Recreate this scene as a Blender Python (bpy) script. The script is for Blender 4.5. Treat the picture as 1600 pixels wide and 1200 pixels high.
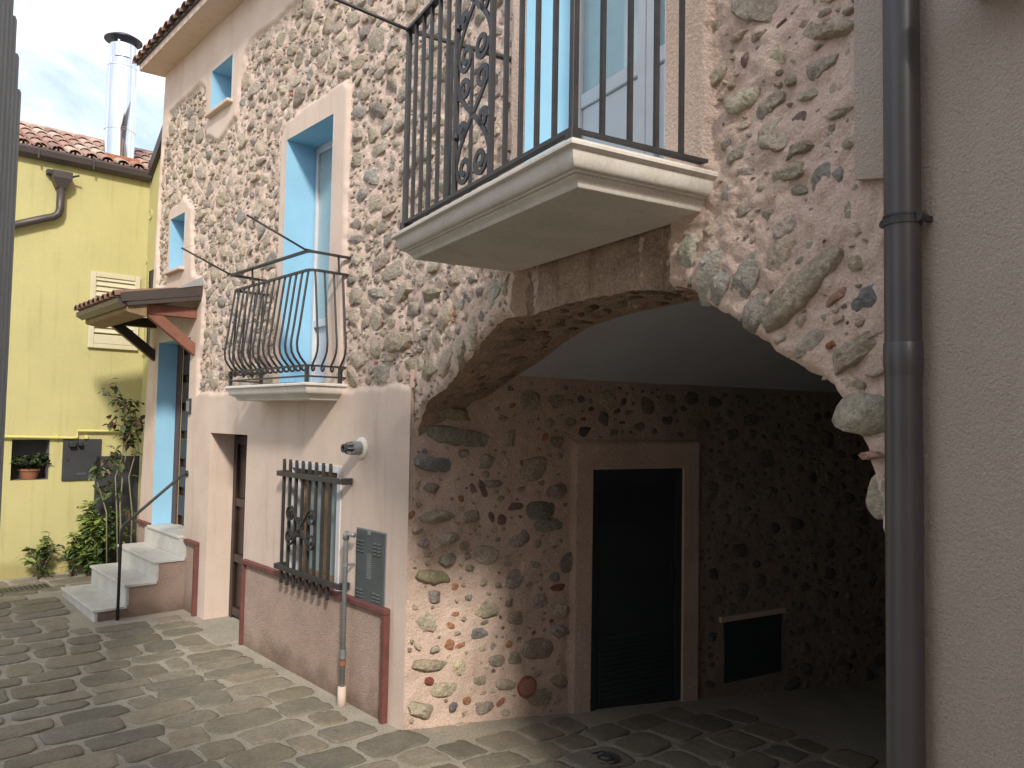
import bpy, bmesh, math, random
import numpy as np
from mathutils import Matrix, Vector
for o in list(bpy.data.objects): bpy.data.objects.remove(o)
scn = bpy.context.scene
col = scn.collection
rad = math.radians

# ------------------------------------------------------------------ camera
F, PIT, ROL, H = 1210.0, rad(2.73), rad(-1.02), 2.2
_f = np.array([0, math.cos(PIT), math.sin(PIT)]); _r = np.array([1., 0, 0]); _d = np.cross(_f, _r)
_c, _s = math.cos(ROL), math.sin(ROL)
CM = np.array([_c*_r+_s*_d, -_s*_r+_c*_d, _f])
CO = np.array([0, 0, H])
cam = bpy.data.objects.new('camera', bpy.data.cameras.new('camera')); col.objects.link(cam)
m = Matrix.Identity(4)
for i in range(3):
    m[i][0], m[i][1], m[i][2], m[i][3] = CM[0][i], -CM[1][i], -CM[2][i], CO[i]
cam.matrix_world = m
cam.data.sensor_width = 36; cam.data.lens = F/1600*36
cam.data.clip_start = .03; cam.data.clip_end = 500
scn.camera = cam

# ------------------------------------------------------------------ sky, sun, exposure
SUN_H = np.array([.284, -.959]); SUN_EL = 34.5
world = bpy.data.worlds.new('World'); scn.world = world; world.use_nodes = True
wt = world.node_tree; wt.nodes.clear()
def wn(t, **k):
    n = wt.nodes.new(t)
    for a, b in k.items(): setattr(n, a, b)
    return n
sky = wn('ShaderNodeTexSky'); sky.sky_type = 'NISHITA'; sky.sun_disc = False
sky.sun_elevation = rad(SUN_EL); sky.sun_rotation = math.atan2(SUN_H[0], SUN_H[1])
sky.air_density = 1.0; sky.dust_density = 1.5
bg = wn('ShaderNodeBackground'); bg.inputs[1].default_value = .13
bg2 = wn('ShaderNodeBackground'); bg2.inputs[0].default_value = (.88, .92, 1, 1); bg2.inputs[1].default_value = 1.28
tc = wn('ShaderNodeTexCoord'); mp = wn('ShaderNodeMapping'); mp.inputs['Scale'].default_value = (1, 1, 2.2)
mp.inputs['Location'].default_value = (1.3, .7, .4)
nz = wn('ShaderNodeTexNoise'); nz.inputs['Scale'].default_value = 3.2; nz.inputs['Detail'].default_value = 7; nz.inputs['Roughness'].default_value = .58
nz.inputs['Distortion'].default_value = .4
cr = wn('ShaderNodeValToRGB'); cr.color_ramp.elements[0].position = .34; cr.color_ramp.elements[0].color = (.22,)*3+(1,)
cr.color_ramp.elements[1].position = .62
mx = wn('ShaderNodeMixShader'); out = wn('ShaderNodeOutputWorld')
L = wt.links.new
nz2 = wn('ShaderNodeTexNoise'); nz2.inputs['Scale'].default_value = 4.5; nz2.inputs['Detail'].default_value = 6; nz2.inputs['Roughness'].default_value = .6
cr2 = wn('ShaderNodeValToRGB'); cr2.color_ramp.elements[0].position = .36; cr2.color_ramp.elements[0].color = (.50, .58, .72, 1)
cr2.color_ramp.elements[1].position = .66; cr2.color_ramp.elements[1].color = (1, .985, .96, 1)
L(mp.outputs[0], nz2.inputs['Vector']); L(nz2.outputs[0], cr2.inputs[0]); L(cr2.outputs[0], bg2.inputs[0])
L(tc.outputs['Generated'], mp.inputs[0]); L(mp.outputs[0], nz.inputs['Vector']); L(nz.outputs[0], cr.inputs[0])
L(sky.outputs[0], bg.inputs[0]); L(cr.outputs[0], mx.inputs[0]); L(bg.outputs[0], mx.inputs[1]); L(bg2.outputs[0], mx.inputs[2]); L(mx.outputs[0], out.inputs[0])
sl = bpy.data.lights.new('sun', 'SUN'); sl.energy = 2.3; sl.angle = rad(6); sl.color = (1, .93, .83)
so = bpy.data.objects.new('sun', sl); col.objects.link(so)
sv = Vector((SUN_H[0]*math.cos(rad(SUN_EL)), SUN_H[1]*math.cos(rad(SUN_EL)), math.sin(rad(SUN_EL))))
so.rotation_euler = sv.to_track_quat('Z', 'Y').to_euler(); so.location = (0, -3, 12)
scn.view_settings.view_transform = 'Standard'; scn.view_settings.look = 'None'
scn.view_settings.exposure = .66; scn.view_settings.gamma = 1
scn.render.engine = 'CYCLES'
try: scn.cycles.max_bounces = 8
except Exception: pass

# ------------------------------------------------------------------ frames: A = left facade (s along, n to street), B = arch wall (s to camera, d into wall)
AA, AB = rad(-41.9), rad(-29.95)
uA = np.array([math.sin(AA), math.cos(AA), 0]); uB = np.array([math.sin(AB), math.cos(AB), 0])
nA = np.array([-uA[1], uA[0], 0]); nB = np.array([-uB[1], uB[0], 0])
def ray(x, y): return CM.T @ np.array([(x-800)/F, (y-600)/F, 1.])
def gnd(x, y, z=0):
    d = ray(x, y); return CO+d*(z-H)/d[2]
def pl(x, y, p0, n):
    d = ray(x, y); return CO+d*((p0-CO) @ n)/(d @ n)
C = gnd(635, 1140)
def onA(x, y, off=0):
    X = pl(x, y, C+nA*off, nA); return float((X-C) @ uA), float(X[2])
def onB(x, y, off=0):      # off towards the street
    X = pl(x, y, C+nB*off, nB); return float(-(X-C) @ uB), float(X[2])
def onP(x, y):             # passage side wall: depth, z
    X = pl(x, y, C, uB); return float(-(X-C) @ nB), float(X[2])
def onY(x, y, sy):
    X = pl(x, y, C+uA*sy, uA); return float((X-C) @ nA), float(X[2])
class Fr:
    def __init__(s, o, ux): s.o = np.array(o, float); s.ux = ux; s.uy = np.array([-ux[1], ux[0], 0])
    def w(s, p): return s.o+s.ux*p[0]+s.uy*p[1]+np.array([0, 0, p[2]])
    def ang(s): return math.atan2(s.ux[1], s.ux[0])
FA = Fr(C, uA); FB = Fr(C, -uB); FW = Fr((0, 0, 0), np.array([1., 0, 0]))
def projW(X):
    v = CM @ (np.asarray(X)-CO); return 800+F*v[0]/v[2], 600+F*v[1]/v[2], v[2]

# ------------------------------------------------------------------ object helpers
BASE = {}; FRM = {}
def thing(name, label, cat, frame, base=(0, 0, 0), group=None):
    o = bpy.data.objects.new(name, None); col.objects.link(o); o.empty_display_size = .1
    w = frame.w(base); o.location = w; o.rotation_euler = (0, 0, frame.ang())
    o['label'] = label; o['category'] = cat
    if group: o['group'] = group
    BASE[o] = np.array(base, float); FRM[o] = frame
    return o
class MB:
    def __init__(s): s.v = []; s.f = []; s.n = 0; s.c = []
    def add(s, v, f, c=None):
        v = np.asarray(v, float).reshape(-1, 3); s.v.append(v)
        n = s.n
        s.f.extend([tuple(i+n for i in q) for q in f]); s.n += len(v)
        if c is not None:
            c = np.asarray(c, float); s.c.append(np.tile(np.append(c, 1.), (len(v), 1)) if c.ndim == 1 else np.concatenate([c, np.ones((len(c), 1))], 1))
        return s
    def box(s, x0, x1, y0, y1, z0, z1, b=0):
        if x0 > x1: x0, x1 = x1, x0
        if y0 > y1: y0, y1 = y1, y0
        if z0 > z1: z0, z1 = z1, z0
        b = min(b, .45*min(x1-x0, y1-y0, z1-z0))
        if b <= 0:
            v = [(x, y, z) for z in (z0, z1) for y in (y0, y1) for x in (x0, x1)]
            return s.add(v, [(0, 2, 3, 1), (4, 5, 7, 6), (0, 1, 5, 4), (2, 6, 7, 3), (0, 4, 6, 2), (1, 3, 7, 5)])
        bm = bmesh.new(); r = bmesh.ops.create_cube(bm, size=1)
        for q in bm.verts: q.co = Vector(((x0+x1)/2+q.co.x*(x1-x0), (y0+y1)/2+q.co.y*(y1-y0), (z0+z1)/2+q.co.z*(z1-z0)))
        bmesh.ops.bevel(bm, geom=bm.edges[:], offset=b, segments=2, affect='EDGES', profile=.5)
        return s.bm(bm)
    def bm(s, bm):
        bm.verts.index_update()
        s.add([q.co[:] for q in bm.verts], [[q.index for q in f.verts] for f in bm.faces]); bm.free(); return s
    def tube(s, pts, r, k=8, sq=False, cap=True, flat=None):
        P = [np.array(p, float) for p in pts]; n = len(P)
        R = r if hasattr(r, '__len__') else [r]*n
        T = []
        for i in range(n):
            t = P[min(i+1, n-1)]-P[max(i-1, 0)]; T.append(t/(np.linalg.norm(t)+1e-12))
        a = np.array([0, 0, 1.]) if abs(T[0][2]) < .9 else np.array([1., 0, 0])
        if flat is not None: a = np.array(flat, float)
        N = a-T[0]*(a @ T[0]); N /= np.linalg.norm(N)
        V = []
        if sq: cs = [(1, 1), (-1, 1), (-1, -1), (1, -1)]; k = 4
        else: cs = [(math.cos(2*math.pi*j/k), math.sin(2*math.pi*j/k)) for j in range(k)]
        for i in range(n):
            N = N-T[i]*(N @ T[i]); N /= np.linalg.norm(N); Bn = np.cross(T[i], N)
            rr = R[i]; ra, rb = rr if hasattr(rr, '__len__') else (rr, rr)
            for ca, sa in cs: V.append(P[i]+N*ca*ra+Bn*sa*rb)
        fs = []
        for i in range(n-1):
            for j in range(k):
                fs.append((i*k+j, i*k+(j+1) % k, (i+1)*k+(j+1) % k, (i+1)*k+j))
        if cap: fs.append(tuple(range(k-1, -1, -1))); fs.append(tuple((n-1)*k+j for j in range(k)))
        return s.add(V, fs)
    def prism(s, poly, ax, a0, a1):
        """poly 2-D extruded on axis ax from a0 to a1 (poly gives the two other axes in x,y,z order)"""
        n = len(poly); V = []
        for a in (a0, a1):
            for p in poly:
                q = list(p); q.insert(ax, a); V.append(q)
        fs = [tuple(range(n-1, -1, -1)), tuple(range(n, 2*n))]+[(i, (i+1) % n, n+(i+1) % n, n+i) for i in range(n)]
        return s.add(V, fs)
    def build(s, name, mat, parent=None, smooth=False, auto=None, frame=None, kind=None, label=None, fixn=True):
        base = np.zeros(3); fr = frame
        if parent is not None:
            q = parent
            while q not in BASE: q = q.parent
            base = BASE[q]
        V = np.concatenate(s.v)-base
        if parent is None and fr is not None and fr is not FW:
            V = fr.o+np.outer(V[:, 0], fr.ux)+np.outer(V[:, 1], fr.uy)+np.outer(V[:, 2], [0, 0, 1])
        me = bpy.data.meshes.new(name); me.from_pydata(V.tolist(), [], s.f); 
        if fixn:
            b = bmesh.new(); b.from_mesh(me); bmesh.ops.recalc_face_normals(b, faces=b.faces[:]); b.to_mesh(me); b.free()
        if s.c:
            at = me.color_attributes.new('Col', 'FLOAT_COLOR', 'POINT'); at.data.foreach_set('color', np.concatenate(s.c).ravel())
        if smooth: me.polygons.foreach_set('use_smooth', [True]*len(me.polygons))
        me.materials.append(mat); me.update()
        o = bpy.data.objects.new(name, me); col.objects.link(o)
        if auto is not None:
            me.polygons.foreach_set('use_smooth', [True]*len(me.polygons))
            try: me.set_sharp_from_angle(angle=rad(auto))
            except Exception: pass
        if parent is not None: o.parent = parent
        if kind: o['kind'] = kind
        if label: o['label'] = label
        return o
def tag(o, label, cat, group=None):
    o['label'] = label; o['category'] = cat
    if group: o['group'] = group
    return o

# ------------------------------------------------------------------ materials
def mat(name, c1, c2=None, scale=3., rough=.85, bump=0., bscale=40., bdist=.01, metal=0., attr=False, fine=.0, streak=0., spec=.3, coat=0, vor=0., vscale=60., stain=None, stain_lo=None):
    M = bpy.data.materials.new(name); M.use_nodes = True; t = M.node_tree; nd = t.nodes; lk = t.links.new
    p = nd['Principled BSDF']; p.inputs['Roughness'].default_value = rough; p.inputs['Metallic'].default_value = metal
    p.inputs['Specular IOR Level'].default_value = spec
    if coat: p.inputs['Coat Weight'].default_value = coat
    tc = nd.new('ShaderNodeTexCoord'); co = tc.outputs['Object']
    def noise(sc, det=5, ro=.6, vec=co):
        n = nd.new('ShaderNodeTexNoise'); n.inputs['Scale'].default_value = sc; n.inputs['Detail'].default_value = det; n.inputs['Roughness'].default_value = ro
        lk(vec, n.inputs['Vector']); return n.outputs[0]
    def ramp(fac, lo, hi):
        r = nd.new('ShaderNodeMapRange'); r.inputs[1].default_value = lo; r.inputs[2].default_value = hi; lk(fac, r.inputs[0]); return r.outputs[0]
    def mix(fac, a, b, mode='MIX'):
        x = nd.new('ShaderNodeMix'); x.data_type = 'RGBA'; x.blend_type = mode
        if isinstance(fac, (int, float)): x.inputs[0].default_value = fac
        else: lk(fac, x.inputs[0])
        for i, q in ((6, a), (7, b)):
            if isinstance(q, tuple): x.inputs[i].default_value = q+(1,) if len(q) == 3 else q
            else: lk(q, x.inputs[i])
        return x.outputs[2]
    c2 = c2 or tuple(x*.8 for x in c1)
    base = mix(ramp(noise(scale), .35, .65), c1, c2)
    if attr:
        a = nd.new('ShaderNodeAttribute'); a.attribute_name = 'Col'
        base = mix(1., base, a.outputs[0], 'MULTIPLY')
    if fine:
        base = mix(fine, base, mix(ramp(noise(bscale*1.7, 4, .7), .3, .7), (.25, .25, .25), (1.5, 1.5, 1.5)), 'MULTIPLY')
    if streak:
        mpn = nd.new('ShaderNodeMapping'); mpn.inputs['Scale'].default_value = (7, 7, .5); lk(co, mpn.inputs[0])
        st = noise(1.6, 4, .6, mpn.outputs[0]); base = mix(ramp(st, .55, .8), base, mix(streak, base, (.45, .4, .36), 'MULTIPLY'))
    if stain:
        # damp, mossy dirt: a patchy band with its own ragged outline
        sx = nd.new('ShaderNodeSeparateXYZ'); lk(co, sx.inputs[0])
        hgt = nd.new('ShaderNodeMath'); hgt.operation = 'ADD'; lk(sx.outputs[2], hgt.inputs[0])
        nn = nd.new('ShaderNodeMath'); nn.operation = 'MULTIPLY'; lk(noise(3.5, 5, .65), nn.inputs[0]); nn.inputs[1].default_value = .55; lk(nn.outputs[0], hgt.inputs[1])
        base = mix(ramp(hgt.outputs[0], stain_lo[1], stain_lo[0]), base, mix(.75, base, stain, 'MULTIPLY'))
    lk(base, p.inputs['Base Color'])
    if bump:
        h = noise(bscale, 6, .65)
        if vor:
            v = nd.new('ShaderNodeTexVoronoi'); v.inputs['Scale'].default_value = vscale; lk(co, v.inputs['Vector'])
            ad = nd.new('ShaderNodeMath'); ad.operation = 'SUBTRACT'; lk(h, ad.inputs[0])
            mu = nd.new('ShaderNodeMath'); mu.operation = 'MULTIPLY'; lk(v.outputs[0], mu.inputs[0]); mu.inputs[1].default_value = vor
            lk(mu.outputs[0], ad.inputs[1]); h = ad.outputs[0]
        b = nd.new('ShaderNodeBump'); b.inputs['Strength'].default_value = bump; b.inputs['Distance'].default_value = bdist
        lk(h, b.inputs['Height']); lk(b.outputs[0], p.inputs['Normal'])
    return M
M = {}
M['facade'] = mat('pink_mortar_and_render', (.745, .575, .475), (.67, .505, .41), 2.2, .92, .8, 60, .02, fine=.32, streak=.2)
M['rightwall'] = mat('roughcast_pink_render', (.70, .585, .495), (.62, .515, .43), 1.4, .93, 1., 110, .02, fine=.3, streak=.12)
M['smoothpink'] = mat('smooth_pink_render', (.65, .52, .435), (.58, .455, .375), 2., .9, .25, 70, .006, fine=.12, streak=.3)
M['plinth'] = mat('rough_pink_plinth', (.67, .49, .40), (.57, .41, .33), 3., .95, 1., 110, .022, fine=.55, vor=.8, vscale=120, stain=(.42, .4, .33), stain_lo=(.28, .5))
M['stone'] = mat('field_stone', (1., .98, .95), (.74, .72, .69), 11, .9, 1., 34, .028, attr=True, fine=.5)
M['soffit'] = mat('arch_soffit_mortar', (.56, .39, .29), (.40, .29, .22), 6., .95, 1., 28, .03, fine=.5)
M['stained'] = mat('streaked_damp_render', (.52, .39, .30), (.36, .26, .20), 7., .95, 1., 40, .02, fine=.6, streak=1.)
M['passmortar'] = mat('passage_mortar', (1., 1., 1.), (.84, .83, .82), 2.5, .93, .8, 50, .02, fine=.35, streak=.2, attr=True)
M['vault'] = mat('grey_plaster_vault', (.6, .62, .68), (.53, .55, .6), 1.5, .9, .2, 20, .01, fine=.1)
M['blue'] = mat('light_blue_paint', (.30, .56, .74), (.27, .51, .69), 3., .8, .15, 80, .004)
M['yellow'] = mat('yellow_render', (.54, .485, .225), (.48, .435, .2), 1.1, .9, .3, 55, .006, fine=.14, streak=.3, stain=(.62, .58, .5), stain_lo=(.42, .62))
M['iron'] = mat('black_iron', (.035, .034, .036), (.055, .05, .05), 12, .5, .15, 60, .002, metal=.3, spec=.5)
M['brownmetal'] = mat('brown_metal', (.07, .055, .05), (.06, .046, .042), 4, .45, .0, metal=.1, spec=.5)
M['pipe'] = mat('dark_grey_painted_pipe', (.045, .042, .045), (.06, .055, .056), 3, .38, .05, 30, .002, spec=.55)
M['trim'] = mat('oxide_red_trim', (.17, .065, .055), (.13, .05, .042), 5, .6, .3, 40, .004, fine=.15)
M['marble'] = mat('grey_white_marble', (.62, .6, .56), (.5, .485, .45), 4, .5, .1, 30, .002, fine=.12)
M['concrete'] = mat('painted_cornice', (.66, .62, .56), (.58, .54, .48), 4, .75, .25, 40, .004, fine=.15, streak=.35)
M['wood'] = mat('stained_beam', (.25, .105, .07), (.19, .08, .055), 8, .65, .3, 30, .004, fine=.2)
M['darkwood'] = mat('dark_brown_door', (.026, .016, .013), (.04, .022, .017), 6, .4, .2, 30, .003, spec=.5)
M['redwood'] = mat('red_brown_door_wood', (.085, .034, .025), (.06, .025, .02), 6, .45, .2, 30, .003, spec=.5)
M['darkgreen'] = mat('dark_green_metal', (.03, .042, .042), (.036, .05, .05), 4, .55, 0)
M['greybox'] = mat('dark_grey_cabinet', (.085, .095, .095), (.07, .078, .08), 6, .55, .1, 40, .002, fine=.1)
M['anthracite'] = mat('anthracite_sheet', (.04, .042, .046), (.05, .052, .056), 4, .55, .1, 40, .002)
M['galv'] = mat('galvanised_pipe', (.3, .31, .32), (.24, .25, .26), 9, .5, .1, 40, .002, metal=.5, fine=.15)
M['steel'] = mat('polished_steel', (.82, .82, .84), (.76, .76, .78), 2, .09, .03, 2.5, .02, metal=1.)
M['white'] = mat('white_frame', (.62, .62, .63), (.56, .56, .57), 3, .45, 0, spec=.5)
M['plastic'] = mat('cream_plastic', (.72, .69, .62), (.68, .65, .58), 3, .5, 0)
M['glass'] = mat('curtained_glass', (.38, .47, .47), (.3, .38, .39), 1.5, .04, 0, spec=.9, coat=.6)
M['darkglass'] = mat('dark_glass', (.03, .035, .04), (.02, .022, .026), 1.5, .05, 0, spec=.8)
M['curtain'] = mat('white_curtain', (.62, .6, .56), (.5, .48, .45), 6, .9, .2, 12, .02)
M['shutter'] = mat('cream_shutter', (.62, .56, .38), (.56, .5, .34), 3, .6, 0)
M['tile'] = mat('clay_tile', (1., 1., 1.), (.72, .72, .72), 9, .9, .4, 40, .006, attr=True, fine=.45)
M['ground'] = mat('cement_joint', (.41, .365, .29), (.33, .295, .235), 2.5, .95, .8, 45, .012, fine=.5)
M['paver'] = mat('sandstone_paver', (1., 1., 1.), (.8, .8, .79), 5., .85, .5, 30, .008, attr=True, fine=.35)
M['corr'] = mat('grey_cladding', (.34, .36, .37), (.28, .30, .31), 2, .6, .1, 30, .003, streak=.3)
M['brick'] = mat('orange_brick', (.42, .17, .09), (.33, .13, .08), 12, .9, .5, 50, .006, fine=.3)
M['leaf'] = mat('leaf', (1., 1., 1.), (.7, .7, .7), 20, .5, 0, attr=True, spec=.4)
M['stem'] = mat('stem', (.16, .14, .08), (.12, .1, .06), 10, .8, 0)
M['terracotta'] = mat('terracotta', (.3, .12, .07), (.24, .1, .06), 8, .85, .2, 30, .003)
M['claypink'] = mat('pale_clay', (.55, .3, .22), (.48, .26, .19), 8, .85, .2, 30, .003)
M['gaspipe'] = mat('yellow_gas_pipe', (.68, .6, .2), (.62, .55, .2), 5, .6, 0)
M['oldwood'] = mat('weathered_wood', (.3, .2, .11), (.22, .15, .08), 7, .8, .4, 30, .004, fine=.3)
M['capdark'] = mat('blue_black_cowl', (.02, .022, .035), (.025, .028, .04), 4, .4, 0, spec=.5)
M['niche'] = mat('grey_niche', (.2, .19, .18), (.16, .15, .14), 5, .9, .4, 30, .006)
M['zinc'] = mat('zinc_flashing', (.4, .4, .41), (.34, .34, .35), 3, .5, .05, 20, .003, metal=.4)
for k in ('leaf',):
    p = M[k].node_tree.nodes['Principled BSDF']; p.inputs['Subsurface Weight'].default_value = 0

# ------------------------------------------------------------------ noise, packing, stones
rng = np.random.default_rng(7); R = random.Random(5)
_lat = rng.random((256, 256))
def vnoise(x, y, f=1., o=3, seed=0):
    x = np.asarray(x, float)*f+seed*17.3; y = np.asarray(y, float)*f+seed*9.1; r = 0; a = 1.; tot = 0
    for k in range(o):
        xi = np.floor(x).astype(int); yi = np.floor(y).astype(int); fx = x-xi; fy = y-yi
        fx = fx*fx*(3-2*fx); fy = fy*fy*(3-2*fy)
        g = lambda i, j: _lat[(xi+i) & 255, (yi+j) & 255]
        r = r+a*((g(0, 0)*(1-fx)+g(1, 0)*fx)*(1-fy)+(g(0, 1)*(1-fx)+g(1, 1)*fx)*fy); tot += a
        a *= .5; x = x*2.03+5.2; y = y*2.03+1.7
    return r/tot*2-1
def inpoly(x, y, P):
    x = np.asarray(x); y = np.asarray(y); r = np.zeros(np.broadcast(x, y).shape, bool); n = len(P)
    for i in range(n):
        x0, y0 = P[i]; x1, y1 = P[(i+1) % n]
        if y0 == y1: continue
        c = ((y0 > y) != (y1 > y)) & (x < (x1-x0)*(y-y0)/(y1-y0)+x0); r ^= c
    return r
TH = np.linspace(0, 2*np.pi, 49)[:-1]
def outline(a, b, ang, angular):
    """radius table over 48 directions (star shaped) for a stone with half sizes a, b"""
    n = rng.uniform(2., 3.2) if angular < .5 else rng.uniform(2.4, 5)
    c, s = np.abs(np.cos(TH)), np.abs(np.sin(TH))
    r = 1/((c/a)**n+(s/b)**n)**(1/n)
    w = np.zeros(48)
    for k in (1, 2, 3, 4, 5): w += rng.normal(0, .13/k**.8)*np.cos(k*TH+rng.uniform(0, 6.28))
    r = r*(1+w*(1.1 if angular > .5 else .7))
    if angular > .5:      # cut by random chords for broken faces
        for k in range(rng.integers(2, 5)):
            t0 = rng.uniform(0, 6.28); mr = np.interp(t0, np.append(TH, 6.2832), np.append(r, r[0]))*rng.uniform(.72, .92)
            cc = np.cos(TH-t0); r = np.where(cc > .05, np.minimum(r, mr/np.maximum(cc, .05)), r)
    r = np.maximum(r, .3*min(a, b))
    k = int(round(ang/(2*np.pi)*48))
    return np.roll(r, k)
class Pack:
    def __init__(s, x0, x1, y0, y1, res, regfn):
        s.x0, s.y0, s.res = x0, y0, res; s.nx = int((x1-x0)/res); s.ny = int((y1-y0)/res)
        X, Y = np.meshgrid(x0+(np.arange(s.nx)+.5)*res, y0+(np.arange(s.ny)+.5)*res, indexing='ij')
        s.free = regfn(X, Y); s.st = []
    def place(s, x, y, r, margin, force=False, part=.0):
        R = r.max()+margin; i0 = int((x-R-s.x0)/s.res); i1 = int((x+R-s.x0)/s.res)+2; j0 = int((y-R-s.y0)/s.res); j1 = int((y+R-s.y0)/s.res)+2
        if not force and (i0 < 0 or j0 < 0 or i1 > s.nx or j1 > s.ny): return False
        i0, j0 = max(i0, 0), max(j0, 0); i1, j1 = min(i1, s.nx), min(j1, s.ny)
        if i0 >= i1 or j0 >= j1: return False
        if not force and not s.free[min(max(int((x-s.x0)/s.res), 0), s.nx-1), min(max(int((y-s.y0)/s.res), 0), s.ny-1)]: return False
        xs = s.x0+(np.arange(i0, i1)+.5)*s.res-x; ys = s.y0+(np.arange(j0, j1)+.5)*s.res-y
        rr = np.hypot(xs[:, None], ys[None, :]); th = np.arctan2(ys[None, :]+0*xs[:, None], xs[:, None]+0*ys[None, :])
        tb = r[((th/(2*np.pi)*48).round().astype(int)) % 48]
        ins = rr < tb+margin
        sub = s.free[i0:i1, j0:j1]
        if not force and (~sub[ins]).any(): return False
        sub[ins] = False
        return True
    def fill(s, attempts, amin, amax, asp, angfn, margin, angular, kind='s', power=1.):
        idx = np.argwhere(s.free)
        if not len(idx): return
        pick = idx[rng.integers(0, len(idx), attempts)]
        for q in pick:
            if not s.free[q[0], q[1]]: continue
            x = s.x0+(q[0]+.5)*s.res; y = s.y0+(q[1]+.5)*s.res
            a = amin+(amax-amin)*rng.random()**power; b = a*rng.uniform(*asp)
            r = outline(a, b, angfn(x, y)+rng.normal(0, .22), angular())
            if s.place(x, y, r, margin): s.st.append((x, y, r, a, kind))
SC = [(.42, .365, .30), (.36, .315, .265), (.46, .395, .315), (.50, .425, .335), (.34, .315, .285), (.42, .375, .325), (.54, .465, .375), (.40, .345, .265), (.47, .41, .34)]
BR = [(.42, .19, .10), (.36, .15, .10), (.26, .15, .14), (.48, .26, .13), (.30, .17, .15)]
def stone_geo(r, h, K, rough=.17, sunk=.03, tilt=None, cut=True):
    """verts in (u, v, w) with w outward"""
    idx = (np.arange(K)*48/K).astype(int); rr = r[idx]; th = TH[idx]
    jit = lambda s: 1+rng.normal(0, s, K)
    tx, ty = tilt if tilt is not None else rng.normal(0, .10, 2)
    mean = rr.mean()
    rings = [(1.05, None), (1.0*jit(.03), .30*h), (.90*jit(.05), .72*h), (.66*jit(.07), .95*h), (.33*jit(.1), 1.02*h)]
    cuts = []
    for _k in range(rng.integers(1, 5) if cut else 0):
        ca = rng.uniform(0, 6.28); cuts.append((math.cos(ca), math.sin(ca), rng.uniform(-.25, .45), rng.uniform(.5, 1.5)))
    V = []
    sd = rng.uniform(0, 50)
    for q, w in rings:
        x = rr*q*np.cos(th); y = rr*q*np.sin(th)
        if w is None: z = np.full(K, -sunk)
        else:
            z = w+(vnoise(x/mean*1.4+sd, y/mean*1.4, 1., 3)*rough*1.5+rng.normal(0, rough*.35, K))*h+(tx*x+ty*y)
            for (dx, dy, of, sp) in cuts: z = np.minimum(z, h*1.02-sp*np.maximum((x*dx+y*dy)/mean-of, 0)*h)
        V.append(np.stack([x, y, np.maximum(z, -sunk)], 1))
    V.append(np.array([[0, 0, V[-1][:, 2].mean()+h*rng.normal(0, rough*.4)]]))
    V = np.concatenate(V); n = len(rings); fs = []
    for i in range(n-1):
        for j in range(K): fs.append((i*K+j, i*K+(j+1) % K, (i+1)*K+(j+1) % K, (i+1)*K+j))
    for j in range(K): fs.append(((n-1)*K+j, (n-1)*K+(j+1) % K, n*K))
    return V, fs
def scol(kind):
    c = np.array(R.choice(BR if kind == 'b' else SC)) if not isinstance(kind, tuple) else np.array(kind)
    return np.clip(c*rng.uniform(.98, 1.38)*(1+rng.normal(0, .012, 3)), .02, .9)
def emit_stones(pk, mapper, flip, parent, frame, hfn, nmax=300, name='stone'):
    """mapper(u,v,w)->frame coords; the nmax that show largest become parts, the rest one joined part"""
    items = []
    for (x, y, r, a, kind) in pk:
        X = frame.w(mapper(x, y, 0.)); px, py, dz = projW(X)
        ok = dz > .2 and -60 < px < 1660 and -60 < py < 1260
        items.append((-(r.mean()/max(dz, .3)) if ok else 0, x, y, r, a, kind, -(r.mean()/max(dz, .3))))
    items.sort(key=lambda t: t[0])
    rest = MB(); nrest = 0
    for i, (k, x, y, r, a, kind, sz) in enumerate(items):
        big = i < nmax and k < 0
        pixr = -sz*1210
        K = 24 if pixr > 18 else 16 if pixr > 7 else 11
        h = hfn(x, y, a, kind)
        V, fs = stone_geo(r, h, K, .20 if kind != 'b' else .03)
        W = np.array([mapper(x+v[0], y+v[1], v[2]) for v in V])
        if flip: fs = [f[::-1] for f in fs]
        c = scol(kind)
        if big:
            b = MB(); b.add(W, fs, c); b.build(name if kind != 'b' else 'brick_fragment', M['stone'], parent, auto=33 if a > 0 and rng.random() < .7 else 180, fixn=False)
        else: rest.add(W, fs, c); nrest += 1
    if nrest: rest.build('small_stones', M['stone'], parent, auto=40, kind='stuff', fixn=False)
def axis(breaks, res):
    out = []
    br = sorted(set(round(b, 4) for b in breaks))
    for a, b in zip(br[:-1], br[1:]):
        n = max(1, int(round((b-a)/res))); out.extend(np.linspace(a, b, n+1)[:-1].tolist())
    return np.array(out+[br[-1]])
def grid_mesh(P, keep, flip=False, c=None):
    """P (nx,ny,3) vertices, keep (nx-1,ny-1) cells"""
    nx, ny = P.shape[:2]; id_ = np.arange(nx*ny).reshape(nx, ny)
    q = np.stack([id_[:-1, :-1], id_[1:, :-1], id_[1:, 1:], id_[:-1, 1:]], -1)[keep]
    if flip: q = q[:, ::-1]
    b = MB(); used = np.zeros(nx*ny, bool); used[q.ravel()] = True
    remap = np.cumsum(used)-1; b.add(P.reshape(-1, 3)[used], remap[q].tolist(), None if c is None else c.reshape(-1, 3)[used]); return b

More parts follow.
